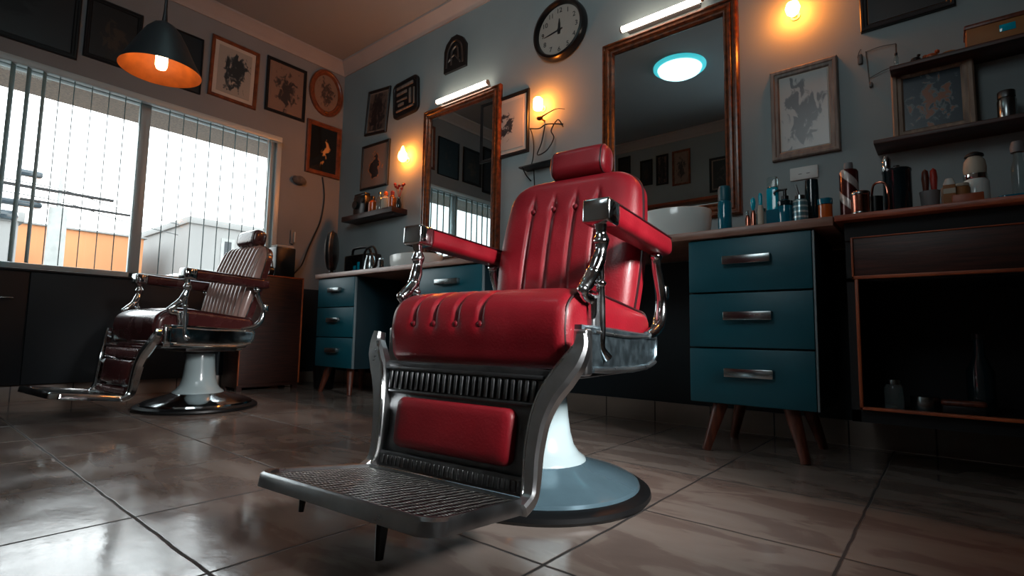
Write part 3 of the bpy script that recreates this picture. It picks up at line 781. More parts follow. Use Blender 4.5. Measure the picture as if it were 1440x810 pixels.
wall_lamp('glowing round bulb at the top right of the large mirror', -.558, 2.265, [(.012, -.042), (.028, -.028), (.036, 0), (.028, .026), (0, .038)])
T = thing('bracket_arm', 'thin dark bracket arm with a small knob below the cylindrical bulb', 'bracket', (-2.20, YW, 2.085))
bm = BM(); tube(bm, [(-.035, -.06, .015), (.03, -.055, .035), (.10, -.045, .05), (.16, -.03, .038)], [.008, .005, .003, .002], 8); obj('arm', bm, 'iron', T)
bm = BM(); ico(bm, (-.04, -.06, .012), .022, 2, (1.2, 1, .8)); cyl(bm, (-.04, 0, .012), (-.04, -.06, .012), .007); obj('knob', bm, 'gold', T)

# pendant lamp
PL = thing('pendant_lamp', 'black conical pendant lamp with a glowing copper inside near the window', 'pendant lamp', (-2.95, .80, 1.775))
bm = BM(); lathe(bm, [(.176, 0), (.172, .012), (.135, .085), (.105, .150), (.075, .205), (.050, .235), (.028, .25), (0, .25)], 48)
bmesh.ops.delete(bm, geom=[f for f in bm.faces if len(f.verts) > 4 and f.calc_center_median().z < .01], context='FACES'); obj('shade', bm, 'lampshade', PL)
bm = BM(); lathe(bm, [(.1755, .0005), (.169, .012), (.132, .085), (.102, .148), (.072, .202), (.045, .228), (0, .23)], 48)
bmesh.ops.delete(bm, geom=[f for f in bm.faces if len(f.verts) > 4 and f.calc_center_median().z < .01], context='FACES'); obj('shade_lining', bm, 'shade_in', PL)
bm = BM(); lathe(bm, [(0, .012), (.020, .014), (.026, .03), (.026, .075), (.018, .095), (.0, .10)], 20); obj('bulb', bm, 'bulb_pend', PL)
bm = BM(); cyl(bm, (0, 0, .09), (0, 0, .22), .016); obj('socket', bm, 'iron', PL)
bm = BM(); cyl(bm, (0, 0, .245), (0, 0, ZC-1.775-.02), .0075); cyl(bm, (0, 0, .245), (0, 0, .32), .014, .008); lathe(bm, [(.05, ZC-1.775-.025), (.05, ZC-1.775), (0, ZC-1.775)], 24); obj('cable', bm, 'iron', PL)

# round ceiling light seen in the large mirror
CLT = thing('ceiling_light', 'round white ceiling light reflected in the large mirror', 'ceiling light', (-2.08, .82, ZC))
bm = BM(); lathe(bm, [(.27, 0), (.27, -.02), (.25, -.03), (0, -.03)], 40); obj('halo_plate', bm, 'ceil_halo', CLT)
bm = BM(); lathe(bm, [(.23, -.025), (.215, -.06), (.16, -.09), (.08, -.105), (0, -.108)], 40); obj('diffuser', bm, 'ceil_glow', CLT)

# ------------------------------------------------------------------ clock
def clock():
    T = thing('wall_clock', 'round black-rimmed wall clock with pale face high between the two mirrors', 'clock', (-2.09, YW, 2.735))
    r = .225
    bm = BM(); n = 64
    prof = [(.0, 0), (r-.012, 0), (r, .012), (r, .052), (r-.010, .068), (r-.026, .072), (r-.036, .060), (r-.040, .034), (0, .030)]
    rings = [[(max(a, .0004)*math.cos(2*PI*j/n), -d, max(a, .0004)*math.sin(2*PI*j/n)) for j in range(n)] for a, d in prof]
    loft(bm, rings); obj('rim', bm, 'black', T)
    bm = BM(); rings = [[(max(a, .0004)*math.cos(2*PI*j/n), -d, max(a, .0004)*math.sin(2*PI*j/n)) for j in range(n)] for a, d in ((r-.039, .030), (r-.039, .036), (0, .036))]
    loft(bm, rings); f = obj('face', bm, 'face', T)
    # numerals
    bm = BM()
    dep = []
    for k in range(1, 13):
        cu = bpy.data.curves.new('numeral', 'FONT'); cu.body = str(k); cu.size = .052; cu.align_x = 'CENTER'; cu.align_y = 'CENTER'; cu.extrude = .0005
        o = bpy.data.objects.new('numeral', cu); COL.objects.link(o)
        bpy.context.view_layer.update()
        me = bpy.data.meshes.new_from_object(o.evaluated_get(bpy.context.evaluated_depsgraph_get()))
        a = PI/2-2*PI*k/12
        me.transform(Matrix.Translation((.148*math.cos(a), -.037, .148*math.sin(a))) @ Matrix.Rotation(PI/2, 4, 'X'))
        bm.from_mesh(me); bpy.data.meshes.remove(me); bpy.data.objects.remove(o); bpy.data.curves.remove(cu)
    obj('numerals', bm, 'ink', f)
    def hand(ang, L_, w0, back=.03):
        bm = BM(); a = R(ang); d = Vector((math.sin(a), 0, math.cos(a))); p = Vector((math.cos(a), 0, -math.sin(a)))
        pts = [-d*back+p*w0*.5, d*L_*.5+p*w0*.42, d*L_+p*w0*.12, d*L_-p*w0*.12, d*L_*.5-p*w0*.42, -d*back-p*w0*.5]
        loft(bm, [[q+Vector((0, -.040, 0)) for q in pts], [q+Vector((0, -.042, 0)) for q in pts]]); return bm
    obj('hour_hand', hand(2, .085, .022), 'ink', T); obj('minute_hand', hand(262, .135, .011), 'ink', T)
    bm = BM(); cyl(bm, (0, -.036, 0), (0, -.046, 0), .013); obj('hub', bm, 'ink', T)
clock()

# ------------------------------------------------------------------ pictures
def picture(label, wall, u, z, w, h, fm='blackframe', fw=.03, depth=.022, mount=0, mm='paper', pm=None, roll=0, lean=0, name='framed_picture', group=None, off=0., yaw=0):
    if wall == 'back': loc, rz = (u, YW-off, z), 0
    elif wall == 'left': loc, rz = (XW+off, u, z), PI/2
    else: loc, rz = (u, YB+off, z), PI
    T = thing(name, label, 'picture', loc, 0, group)
    T.rotation_euler = (Matrix.Rotation(rz+yaw, 4, 'Z') @ Matrix.Rotation(lean, 4, 'X') @ Matrix.Rotation(roll, 4, 'Y')).to_euler()
    obj('frame', frame_bm(w, h, [(0, 0), (0, depth*.8), (fw*.15, depth), (fw*.45, depth*.95), (fw*.55, depth*.75), (fw*.85, depth*.7), (fw, depth*.45), (fw, 0)]), fm, T, 25)
    iw, ih = w-2*fw+.004, h-2*fw+.004
    if mount:
        obj('mount', plane_bm(iw, ih, -depth*.25), mm, T); obj('print', plane_bm(iw-2*mount, ih-2*mount, -depth*.25-.003), pm, T)
    else: obj('print', plane_bm(iw, ih, -depth*.25), pm, T)
    return T
pr = {}
pr['dark1'] = print_mat('print_dark_a', (34, 38, 42), (16, 20, 24), 1.3, 4)
pr['dark2'] = print_mat('print_dark_b', (30, 34, 36), (58, 50, 42), 2.7, 6, .40, .5)
pr['dark3'] = print_mat('print_dark_c', (18, 34, 42), (44, 44, 44), 4.1, 6, .36, .44)
pr['ape'] = print_mat('print_portrait', (150, 146, 138), (34, 46, 52), 5.2, 4.5, .46, .54, .5, ink2=(70, 80, 84))
pr['sepia'] = print_mat('print_sepia', (122, 100, 88), (46, 42, 42), 6.6, 6, .44, .56, .46, ink2=(80, 68, 60))
pr['oval'] = print_mat('print_oval', (128, 104, 88), (62, 50, 44), 7.7, 7, .44, .54, .44)
pr['glints'] = print_mat('print_lamp_glints', (24, 26, 26), (200, 150, 90), 3.35, 3.4, .30, .36, .5, rough=.12)  # gold patches are lamp reflections painted into the dark print
pr['tilt'] = print_mat('print_tilt', (90, 74, 66), (22, 24, 28), 9.1, 6, .48, .60, .7)
pr['still'] = print_mat('print_still', (112, 96, 86), (28, 30, 34), 8.45, 4, .44, .5, .42, ink2=(180, 110, 50))
pr['sketch'] = print_mat('print_sketch', (158, 156, 150), (40, 44, 50), 11.2, 6, .42, .47, .44, ink2=(104, 106, 108))
pr['sketch2'] = print_mat('print_sketch_grey', (142, 144, 142), (58, 62, 66), 12.9, 5, .47, .53, .56, ink2=(104, 108, 110))
pr['paint'] = print_mat('print_painting', (20, 40, 52), (120, 70, 44), 14.3, 6, .40, .50, .6, ink2=(86, 98, 100))
pr['black'] = print_mat('print_black', (20, 24, 26), (60, 50, 42), 15.1, 4, .34, .40, .5)

picture('large dark picture at the top left corner of the window wall', 'left', .30, 2.83, 1.0, .66, pm=pr['dark1'], fw=.04)
picture('very dark framed picture left of the pendant lamp', 'left', 1.01, 2.80, .36, .49, pm=pr['dark2'], fw=.035)
picture('dark blue-black frameless looking picture right behind the pendant lamp', 'left', 1.46, 2.80, .37, .50, pm=pr['dark3'], fw=.012)
picture('picture in a reddish wood frame with a pale mount and dark portrait', 'left', 1.915, 2.86, .42, .56, 'wood_frame2', .032, mount=.035, pm=pr['ape'], roll=R(1))
picture('black framed sepia picture between wood framed portrait and oval frame', 'left', 2.406, 2.89, .405, .54, fw=.030, mount=.018, mm=pr['sepia'], pm=pr['sepia'])
picture('gilt wood framed dark picture with painted lamp glints under the oval frame', 'left', 2.835, 2.40, .385, .555, 'wood_frame2', .045, depth=.03, pm=pr['glints'])
# the gold marks in that dark picture are lamp glints painted into its sheet
T = thing('oval_picture', 'oval wooden framed relief picture near the room corner', 'picture', (XW, 2.835, 3.015), PI/2)
bm = BM(); n = 56
rings = [[((.192-a)*math.cos(2*PI*j/n), -d, (.25-a)*math.sin(2*PI*j/n)) for j in range(n)] for a, d in ((0, 0), (0, .02), (.008, .03), (.022, .032), (.034, .022), (.05, .02), (.056, .01), (.056, 0))]
rings.append(rings[0]); loft(bm, rings, cap=False); bmesh.ops.remove_doubles(bm, verts=bm.verts, dist=1e-5); obj('frame', bm, 'wood_frame2', T, 25)
bm = BM(); loft(bm, [[((.139)*math.cos(2*PI*j/n), -d, (.197)*math.sin(2*PI*j/n)) for j in range(n)] for d in (.006, .009)]); obj('print', bm, pr['oval'], T)
bm = BM(); ico(bm, (0, -.032, -.215), .014, 2, (1.6, .6, .8)); obj('boss', bm, 'gold', T)

picture('small black framed dark picture hanging crooked left of the dark plaque', 'back', -4.315, 2.72, .36, .46, fw=.026, pm=pr['tilt'], roll=R(6), mount=.02, mm=pr['sepia'])
picture('black framed still life picture above the small bottle shelf', 'back', -4.32, 2.165, .45, .46, fw=.024, pm=pr['still'], roll=R(1.5))
picture('pale sketch in a black frame half hidden behind the left mirror', 'back', -2.63, 2.14, .50, .50, fw=.028, pm=pr['sketch'], mount=.03)
picture('weathered grey framed sketch right of the large mirror', 'back', -.531, 1.713, .318, .50, 'wood_grey', .042, .028, pm=pr['sketch2'], mount=.008)
picture('large black framed picture cut off at the top right', 'back', -.085, 2.26, .365, .43, fw=.032, pm=pr['black'], mount=.004, mm='gold')
picture('taupe wood framed colourful painting standing on the wall shelf at right', 'back', -.005, 1.602, .295, .345, 'wood_taupe', .045, .035, pm=pr['paint'], off=.06, lean=R(-3))
# wall seen in the mirror
for i, (x0, x1, z0, z1, fm, k) in enumerate(((-3.75, -3.55, 2.77, 3.22, 'blackframe', 'dark1'), (-3.39, -3.20, 2.72, 3.1, 'blackframe', 'dark2'), (-3.14, -2.96, 2.69, 3.13, 'blackframe', 'tilt'), (-2.90, -2.64, 2.64, 3.14, 'wood_frame2', 'sepia'), (-2.38, -1.98, 2.46, 2.93, 'blackframe', 'black'))):
    lab = ['narrow dark picture reflected at the left edge of the large mirror', 'second dark picture from the left reflected in the large mirror', 'third dark picture from the left reflected in the large mirror', 'wood framed picture reflected in the middle of the large mirror', 'broad black framed picture reflected at the right of the large mirror'][i]
    picture(lab, 'front', (x0+x1)/2, (z0+z1)/2, x1-x0, z1-z0, fm, .03, pm=pr[k], mount=.02 if i in (3, 4) else 0, mm='wood_taupe')
T = thing('long_shelf', 'long wooden shelf reflected low in the large mirror', 'shelf', (-2.4, YB, 2.36))
bm = BM(); box2(bm, (-.9, 0, -.02), (.9, .16, .02), .003); obj('board', bm, 'counter2', T)
for x in (-.7, .7): bm = BM(); box2(bm, (x-.01, 0, -.12), (x+.01, .12, -.02)); obj('bracket', bm, 'iron', T)

# dark plaques
T = thing('wall_plaque', 'dark rounded relief plaque beside the crooked black frame', 'plaque', (-3.865, YW, 2.735), 0)
T.rotation_euler = (0, R(-3), 0)
bm = BM(); rings = []
for d, k in ((0, 0), (.022, 0), (.03, .008), (.030, .022), (.022, .028)): rings.append([(a, -d, b_) for a, b_ in rrect(.37-2*k, .36-2*k, .06, 5)])
loft(bm, rings); obj('board', bm, 'iron', T)
bm = BM()
for i, (x0, z0, x1, z1) in enumerate(((-.12, .10, .12, .13), (-.12, .04, .03, .07), (.06, -.08, .09, .07), (.12, -.10, .14, .06), (-.12, -.02, .03, .00), (-.13, -.12, .12, -.10), (-.10, -.07, -.02, -.04))): box2(bm, (x0, -.032, z0), (x1, -.020, z1), .004)
obj('relief', bm, 'wood_grey', T)
T = thing('wall_plaque', 'dark arched relief plaque high above the left mirror', 'plaque', (-3.20, YW, 2.945), 0)
bm = BM(); prism(bm, [(-.135, -.15), (.135, -.15), (.135, .05), (.09, .12), (.02, .165), (-.05, .16), (-.11, .11), (-.135, .05)], 0, -.025); obj('board', bm, 'iron', T)
bm = BM()
tube(bm, [(-.10, -.026, -.11), (-.08, -.028, .04), (0, -.030, .11), (.08, -.028, .05), (.10, -.026, -.11)], .009, 6); tube(bm, [(-.04, -.026, -.10), (-.03, -.028, .02), (.03, -.03, .05), (.05, -.028, -.06)], .010, 6)
tube(bm, [(-.08, -.026, -.06), (0, -.03, -.02), (.07, -.026, -.10)], .008, 6); obj('relief', bm, 'chrome_dark', T)

# wrought wire bracket shelf behind the headrest
T = thing('wire_bracket', 'thin dark wrought wire bracket on the wall left of the red headrest', 'bracket', (-2.20, YW, 1.86))
bm = BM()
tube(bm, [(-.16, -.02, .20), (-.13, -.03, .14), (-.10, -.05, .04), (-.09, -.07, -.06), (-.12, -.06, -.12)], .0045, 6)
tube(bm, [(-.16, -.02, .20), (-.05, -.05, .165), (.02, -.05, .18), (.14, -.02, .16)], .005, 6)
tube(bm, [(.0, -.05, .17), (-.02, -.06, .05), (-.05, -.07, -.04), (.04, -.08, -.03), (.08, -.05, .06), (.05, -.04, .13), (.10, -.03, .20), (.14, -.02, .14)], .0045, 6)
obj('scroll', bm, 'iron', T)
bm = BM(); box(bm, (-.03, -.055, -.12), (.33, .11, .012), .003); tube(bm, [(-.16, -.11, -.12), (-.16, -.06, -.17), (-.16, 0, -.20)], .005, 6); tube(bm, [(-.12, -.02, -.125), (-.115, -.015, -.24), (-.11, 0, -.30)], .004, 6); obj('shelf', bm, 'iron', T)

# faint wire rack right of the grey sketch
T = thing('wire_rack', 'faint thin wire rack on the wall left of the upper right shelf', 'rack', (-.20, YW, 1.86))
bm = BM()
for a, b_ in (((-.05, .08), (.07, .08)), ((-.05, .08), (-.04, -.09)), ((.07, .08), (.07, -.03)), ((-.04, -.06), (.075, -.03)), ((-.085, .06), (-.07, .10))): tube(bm, [(a[0], -.012, a[1]), ((a[0]+b_[0])/2, -.018, (a[1]+b_[1])/2+.004), (b_[0], -.012, b_[1])], .0022, 6)
for p in ((-.05, .08), (.07, .08)): cyl(bm, (p[0], 0, p[1]), (p[0], -.014, p[1]), .003)
obj('wires', bm, 'wire', T)
bm = BM(); box(bm, (-.075, -.008, .05), (.02, .016, .05), .004); box(bm, (-.035, -.01, -.095), (.014, .02, .024), .004); obj('hooks', bm, 'wire', T)

# switch, socket plate, wall stone
T = thing('wall_socket', 'pale rectangular wall plate under the grey framed sketch', 'wall plate', (-.542, YW, 1.377))
bm = BM(); box2(bm, (-.066, -.012, -.034), (.066, 0, .034), .004); obj('plate', bm, 'white', T)
bm = BM()
for x in (-.025, .012): box2(bm, (x, -.015, -.006), (x+.016, -.011, -.003))
obj('slots', bm, 'grey', T)
T = thing('light_switch', 'small pale switch plate on the wall right of the window', 'switch', (XW, 2.55, 1.43), PI/2)
bm = BM(); box2(bm, (-.022, -.018, -.07), (.022, 0, .07), .008); obj('plate', bm, 'grey', T)
bm = BM(); box2(bm, (.008, -.03, -.05), (.022, -.016, .055), .005); obj('rocker', bm, 'white', T)
bm = BM(); ico(bm, (0, -.02, 0), .055, 3, (1.35, .55, .8))
for v in bm.verts: v.co += Vector((random.uniform(-1, 1), random.uniform(-.3, .3), random.uniform(-1, 1)))*.005
T = obj('wall_ornament', bm, 'stone', None); T.location = (XW+.012, 2.58, 2.01); T.rotation_euler = (0, 0, PI/2); tag(T, 'small grey lumpy ornament on the wall right of the window top', 'ornament')
bm = BM(); tube(bm, [(XW+.008, 2.84, 2.11), (XW+.010, 2.87, 1.9), (XW+.012, 2.84, 1.65), (XW+.02, 2.76, 1.45), (XW+.04, 2.70, 1.32), (XW+.08, 2.62, 1.15), (-4.80, 2.48, 1.02)], .0075, 6); tag(obj('hanging_cord', bm, 'iron'), 'dark cord hanging down the wall below the gilt framed picture', 'cord')

# ------------------------------------------------------------------ shelves
def shelf(label, x0, x1, z, y0, m='wood_dark_h', th=.02):
    w = (x1-x0)/2
    bm = BM(); box2(bm, (-w, y0-YW, -th), (w, 0, 0), .003); o = obj('wall_shelf', bm, m); o.location = ((x0+x1)/2, YW, z); tag(o, label, 'shelf')
shelf('small dark wall shelf with bottles left of the smaller mirror', -4.60, -3.80, 1.645, 2.87, th=.05)
shelf('lower dark wooden wall shelf at right holding the painting', -.222, 1.2, 1.425, 2.86)
shelf('upper wooden wall shelf at the top right edge', -.150, 1.2, 1.765, 2.88)

# things on the small shelf
sz = 1.645
T = thing('box_camera', 'dark boxy gadget on the left of the small bottle shelf', 'box', (-4.36, 2.96, sz))
bm = BM(); box2(bm, (-.11, -.05, 0), (.085, .05, .19), .012); box2(bm, (-.13, -.03, .19), (.06, .03, .225), .01); obj('body', bm, 'black', T)
bm = BM(); cyl(bm, (-.05, -.05, .10), (-.05, -.075, .10), .04); cyl(bm, (.05, -.05, .13), (.05, -.06, .13), .02); obj('lens', bm, 'glass_dark', T)
for (x, h, r_, m, cap, lab) in ((-4.20, .13, .042, 'amber', 'black', 'amber jar in the middle of the small bottle shelf'), (-4.09, .15, .034, 'glass_clear', 'steel', 'clear bottle right of the amber jar on the small shelf'), (-4.0, .14, .04, 'label_cream', 'amber', 'cream labelled bottle right of the clear bottle on the small shelf'), (-3.90, .13, .036, 'amber', 'red_plastic', 'amber bottle with red top at the right end of the small shelf')):
    bottle('bottle', lab, 'bottle', (x, 2.95, sz), [(0, 0), (r_, 0), (r_+.002, .008), (r_, h*.8), (r_*.5, h*.95), (r_*.4, h), (0, h)], m, [(r_*.5, h), (r_*.5, h+.03), (r_*.3, h+.04), (0, h+.04)], cap, 'bottles on the small shelf')
T = thing('dried_flower', 'small reddish dried flower in a slim vase at the right end of the small shelf', 'flower vase', (-3.815, 2.96, sz))
bm = BM(); lathe(bm, [(0, 0), (.022, 0), (.026, .03), (.012, .08), (.014, .10), (0, .10)], 16); obj('vase', bm, 'glass_dark', T)
bm = BM()
for k in range(7):
    a = k*.9; tube(bm, [(0, 0, .09), (.02*math.cos(a), .02*math.sin(a), .15), (.05*math.cos(a), .035*math.sin(a), .20+.02*math.sin(k*2.)), ], [.0025, .002, .002], 5); ico(bm, (.05*math.cos(a), .035*math.sin(a), .205+.02*math.sin(k*2.)), .016, 1)
obj('blooms', bm, 'red_plastic', T)

# things on the upper shelf
uz = 1.765
T = thing('storage_box', 'worn brown cardboard box on the upper right shelf', 'box', (.225, 2.95, uz))
bm = BM(); box2(bm, (-.105, -.06, 0), (.16, .06, .085), .004); obj('body', bm, 'tan', T)
bm = BM(); box2(bm, (-.11, -.064, .078), (.165, .064, .098), .004); obj('lid', bm, 'wood_leg', T)
bm = BM(); box2(bm, (.0, -.063, .03), (.05, -.058, .06), .001); obj('patch', bm, 'glass_teal', T)
bottle('vial', 'tiny clear vial at the left end of the upper right shelf', 'vial', (-.125, 2.92, uz), [(0, 0), (.009, 0), (.009, .05), (.005, .06), (0, .06)], 'glass_clear', [(.006, .06), (.006, .072), (0, .072)], 'iron', seg=12)
bm = BM(); ico(bm, (0, 0, .015), .018, 2, (1.1, 1, .8)); ico(bm, (.012, 0, .034), .008, 1); o = obj('figurine', bm, 'iron'); o.location = (-.055, 2.92, uz); tag(o, 'tiny black figurine on the upper right shelf', 'figurine')
bm = BM(); ico(bm, (0, 0, .014), .016, 2, (1.6, 1, .9)); ico(bm, (.022, 0, .03), .011, 1); ico(bm, (-.02, 0, .018), .012, 1); o = obj('figurine', bm, 'wood_orange'); o.location = (0.0, 2.92, uz); tag(o, 'tiny orange-brown figurine beside the black figurine on upper shelf', 'figurine')
bm = BM(); ico(bm, (0, 0, .010), .014, 2, (2.0, 1, .75)); o = obj('pebble', bm, 'tan'); o.location = (.062, 2.92, uz); tag(o, 'flat tan pebble left of the cardboard box on upper shelf', 'pebble')
# lower shelf jar
bottle('jar', 'shiny dark glass jar with metal lid on the lower right shelf', 'jar', (.235, 2.93, 1.425), [(0, 0), (.029, 0), (.031, .006), (.031, .085), (.026, .096), (0, .096)], 'steel', [(.029, .097), (.029, .122), (.026, .126), (0, .126)], 'chrome_dark')

# ------------------------------------------------------------------ things on the worktop
cz = .998
def top_h(zb_, h): return zb_+h-cz
bottle('spray_can', 'dark teal spray can with teal cap beside the large mirror corner', 'spray can', (-.827, 2.65, cz), [(0, 0), (.031, 0), (.033, .006), (.033, .175), (.028, .188), (0, .188)], 'glass_blue', [(.030, .188), (.031, .20), (.031, .245), (.026, .262), (0, .264)], 'teal')
bottle('vial', 'small copper-coloured vial, leftmost before the tall teal bottle', 'vial', (-.706, 2.60, cz), [(0, 0), (.011, 0), (.012, .07), (.007, .09), (0, .09)], 'copper', [(.008, .09), (.008, .112), (0, .114)], 'glass_clear', seg=16)
bottle('vial', 'slim vial with a blue oval stopper left of the tall teal bottle', 'vial', (-.681, 2.60, cz), [(0, 0), (.011, 0), (.012, .09), (.007, .11), (0, .11)], 'copper', [(.004, .11), (.010, .125), (.012, .145), (.010, .165), (0, .175)], 'glass_teal', seg=16)
bottle('squeeze_tube', 'slim pale bottle with teal cap touching the tall teal bottle on its left', 'bottle', (-.648, 2.60, cz), [(0, 0), (.013, 0), (.014, .10), (.010, .13), (0, .13)], 'label_cream', [(.008, .13), (.009, .175), (.006, .188), (0, .19)], 'glass_teal', seg=16)
bottle('jar', 'small grey glass jar between the slim vial and the pale bottle', 'jar', (-.665, 2.68, cz), [(0, 0), (.025, 0), (.026, .1), (.02, .115), (0, .115)], 'glass_clear', [(.022, .115), (.022, .13), (0, .13)], 'steel')
T = thing('bottle', 'tall bright teal bottle with clear cap and pale label', 'bottle', (-.605, 2.65, cz))
bm = BM(); rings = [[(a, b_, z) for a, b_ in rrect(.052*k, .04*k, .012, 4)] for z, k in ((0, .97), (.004, 1), (.205, 1), (.215, .9), (.22, .6))]; loft(bm, rings); obj('body', bm, 'glass_teal', T)
bm = BM(); rings = [[(a, b_, z) for a, b_ in rrect(.050*k, .038*k, .011, 4)] for z, k in ((.22, .95), (.262, .95), (.268, .85))]; loft(bm, rings); obj('cap', bm, 'glass_clear', T)
bm = BM(); box2(bm, (-.0265, -.0212, .03), (.0265, -.020, .11)); obj('paper_label', bm, 'glass_blue', T)
T = thing('pump_bottle', 'dark teal pump bottle right of the tall bright teal bottle', 'pump bottle', (-.548, 2.62, cz))
bm = BM(); lathe(bm, [(0, 0), (.026, 0), (.030, .012), (.031, .12), (.027, .135), (.014, .146), (0, .146)], 24); obj('body', bm, 'glass_blue', T)
bm = BM(); lathe(bm, [(.016, .146), (.016, .162), (.008, .166), (.006, .19), (0, .19)], 16); box(bm, (-.012, 0, .194), (.045, .014, .009), .003); tube(bm, [(-.03, 0, .195), (-.042, 0, .19), (-.046, 0, .18)], .004, 6); obj('pump', bm, 'black', T)
bm = BM(); lathe(bm, [(.0315, .115), (.0325, .118), (.0322, .137), (.0275, .140)], 24); obj('collar', bm, 'glass_dark', T)
bottle('jar', 'silver ringed jar left of the dark bottle under the wall plate', 'jar', (-.486, 2.62, cz), [(0, 0), (.028, 0), (.031, .02), (.031, .12), (.027, .135), (0, .135)], 'ring_silver', [(.022, .135), (.02, .155), (0, .157)], 'steel')
T = thing('razor_holder', 'dark tall bottle with a slanting stick directly under the wall plate', 'bottle', (-.455, 2.72, cz))
bm = BM(); lathe(bm, [(0, 0), (.028, 0), (.029, .2), (.026, .245), (0, .25)], 24); obj('body', bm, 'glass_dark', T)
bm = BM(); tube(bm, [(-.025, -.02, .08), (-.05, -.02, .17), (-.062, -.02, .23)], [.005, .006, .004], 6); obj('stick', bm, 'black', T)
bottle('jar', 'small orange jar with dark lid', 'jar', (-.385, 2.60, cz), [(0, 0), (.026, 0), (.027, .005), (.027, .092), (0, .094)], 'amber', [(.029, .094), (.029, .118), (.026, .121), (0, .121)], 'glass_blue')
T = thing('striped_bottle', 'tall bottle wrapped in spiral barber stripes', 'bottle', (-.297, 2.62, cz))
bm = BM(); lathe(bm, [(0, 0), (.034, 0), (.036, .006), (.036, .225), (.03, .236), (0, .237)], 32); obj('body', bm, 'twist', T)
bm = BM(); lathe(bm, [(.016, .237), (.018, .25), (.016, .268), (0, .27)], 16); obj('stopper', bm, 'grey', T)
T = thing('metal_cup', 'shiny copper and steel cup before the striped bottle', 'cup', (-.25, 2.535, cz))
bm = BM(); lathe(bm, [(0, 0), (.031, 0), (.033, .006), (.033, .112), (.031, .114), (.029, .110), (.029, .02), (0, .018)], 32); obj('body', bm, 'copper', T)
bm = BM(); lathe(bm, [(.0335, .098), (.035, .101), (.035, .108), (.0335, .111)], 32); lathe(bm, [(.0335, .02), (.0345, .024), (.0335, .028)], 32); obj('band', bm, 'steel', T)
T = thing('mug', 'dark mug with tall curved copper handle right of the metal cup', 'mug', (-.205, 2.60, cz))
bm = BM(); lathe(bm, [(0, 0), (.026, 0), (.027, .10), (.024, .10), (.023, .01), (0, .01)], 24); obj('body', bm, 'black', T)
bm = BM(); tube(bm, [(-.01, -.02, .10), (.0, -.03, .145), (.03, -.032, .15), (.045, -.032, .12), (.046, -.03, .04), (.024, -.012, .015)], .0045, 8); obj('handle', bm, 'copper', T)
T = thing('glass_canister', 'large dark glass canister with silver pump, centre of the right worktop', 'canister', (-.132, 2.65, cz))
bm = BM(); lathe(bm, [(0, 0), (.047, 0), (.049, .006), (.049, .20), (.051, .203), (.051, .212), (.046, .216), (0, .217)], 36); obj('body', bm, 'glass_dark', T)
bm = BM(); lathe(bm, [(0, .217), (.014, .217), (.016, .23), (.016, .262), (.008, .278), (0, .28)], 16, c=(-.033, 0, 0)); obj('pump', bm, 'chrome', T)
bm = BM(); lathe(bm, [(.012, .217), (.012, .232), (0, .234)], 12, c=(.0, .0, 0)); obj('plug', bm, 'black', T)
T = thing('brush_cup', 'small grey cup holding two brown wooden brush handles', 'cup', (-.028, 2.65, cz))
bm = BM(); lathe(bm, [(0, 0), (.026, 0), (.032, .09), (.034, .105), (.030, .105), (.025, .02), (0, .018)], 24); obj('body', bm, 'grey', T)
for x, m in ((-.012, 'wood_leg'), (.014, 'red_plastic')):
    bm = BM(); lathe(bm, [(0, .02), (.006, .02), (.010, .12), (.013, .16), (.010, .19), (0, .2)], 12, c=(x, 0, 0)); obj('brush_handle', bm, m, T)
T = thing('ointment_box', 'tan upright carton with white bottle top behind it, right worktop', 'carton', (.035, 2.63, cz))
bm = BM(); box2(bm, (-.022, -.02, 0), (.016, .02, .115), .002); obj('body', bm, 'tan', T)
bm = BM(); box2(bm, (-.0215, -.0212, .08), (.0155, -.020, .10)); obj('paper_label', bm, 'label_cream', T)
bottle('jar', 'small white-topped pot behind the tan upright carton', 'jar', (.033, 2.685, cz), [(0, 0), (.024, 0), (.026, .01), (.026, .12), (0, .122)], 'label_cream', [(.018, .122), (.02, .135), (.012, .155), (0, .158)], 'ceramic')
bottle('jar', 'cream cylindrical pot right of the tan upright carton', 'jar', (.070, 2.64, cz), [(0, 0), (.023, 0), (.024, .10), (.02, .106), (0, .107)], 'tan', [(.021, .107), (.021, .118), (0, .118)], 'label_cream')
bm = BM(); box2(bm, (-.045, -.02, 0), (.045, .02, .055), .003); o = obj('soap_box', bm, 'wood_orange'); o.location = (.082, 2.55, cz); tag(o, 'flat orange-brown box in front of the white powder bottle', 'box')
T = thing('powder_bottle', 'pale rounded powder bottle with silver band and dark cap', 'bottle', (.112, 2.68, cz))
bm = BM(); lathe(bm, [(0, 0), (.038, 0), (.041, .01), (.041, .125), (.034, .135), (0, .136)], 28); obj('body', bm, 'ceramic', T)
bm = BM(); lathe(bm, [(.036, .136), (.037, .138), (.037, .155), (.034, .158)], 28); obj('band', bm, 'chrome', T)
bm = BM(); lathe(bm, [(.034, .158), (.036, .18), (.032, .21), (.02, .228), (0, .23)], 28); obj('shoulder', bm, 'label_cream', T)
bm = BM(); lathe(bm, [(.030, .228), (.028, .236), (.012, .246), (0, .248)], 20); obj('cap', bm, 'iron', T)
bottle('bottle', 'tall clear bottle at the right edge of the worktop', 'bottle', (.238, 2.72, cz), [(0, 0), (.02, 0), (.022, .01), (.022, .17), (.014, .20), (.012, .23), (0, .23)], 'glass_clear', [(.02, .23), (.022, .25), (.016, .272), (0, .275)], 'grey')
T = thing('tray', 'dark teal shallow tray at the right edge of the worktop', 'tray', (.24, 2.56, cz))
bm = BM(); rings = [[(a, b_, z) for a, b_ in rrect(.16*k, .10*k, .02, 4)] for z, k in ((0, .92), (.026, 1), (.028, .98), (.008, .9))]; loft(bm, rings); obj('dish', bm, 'glass_blue', T)

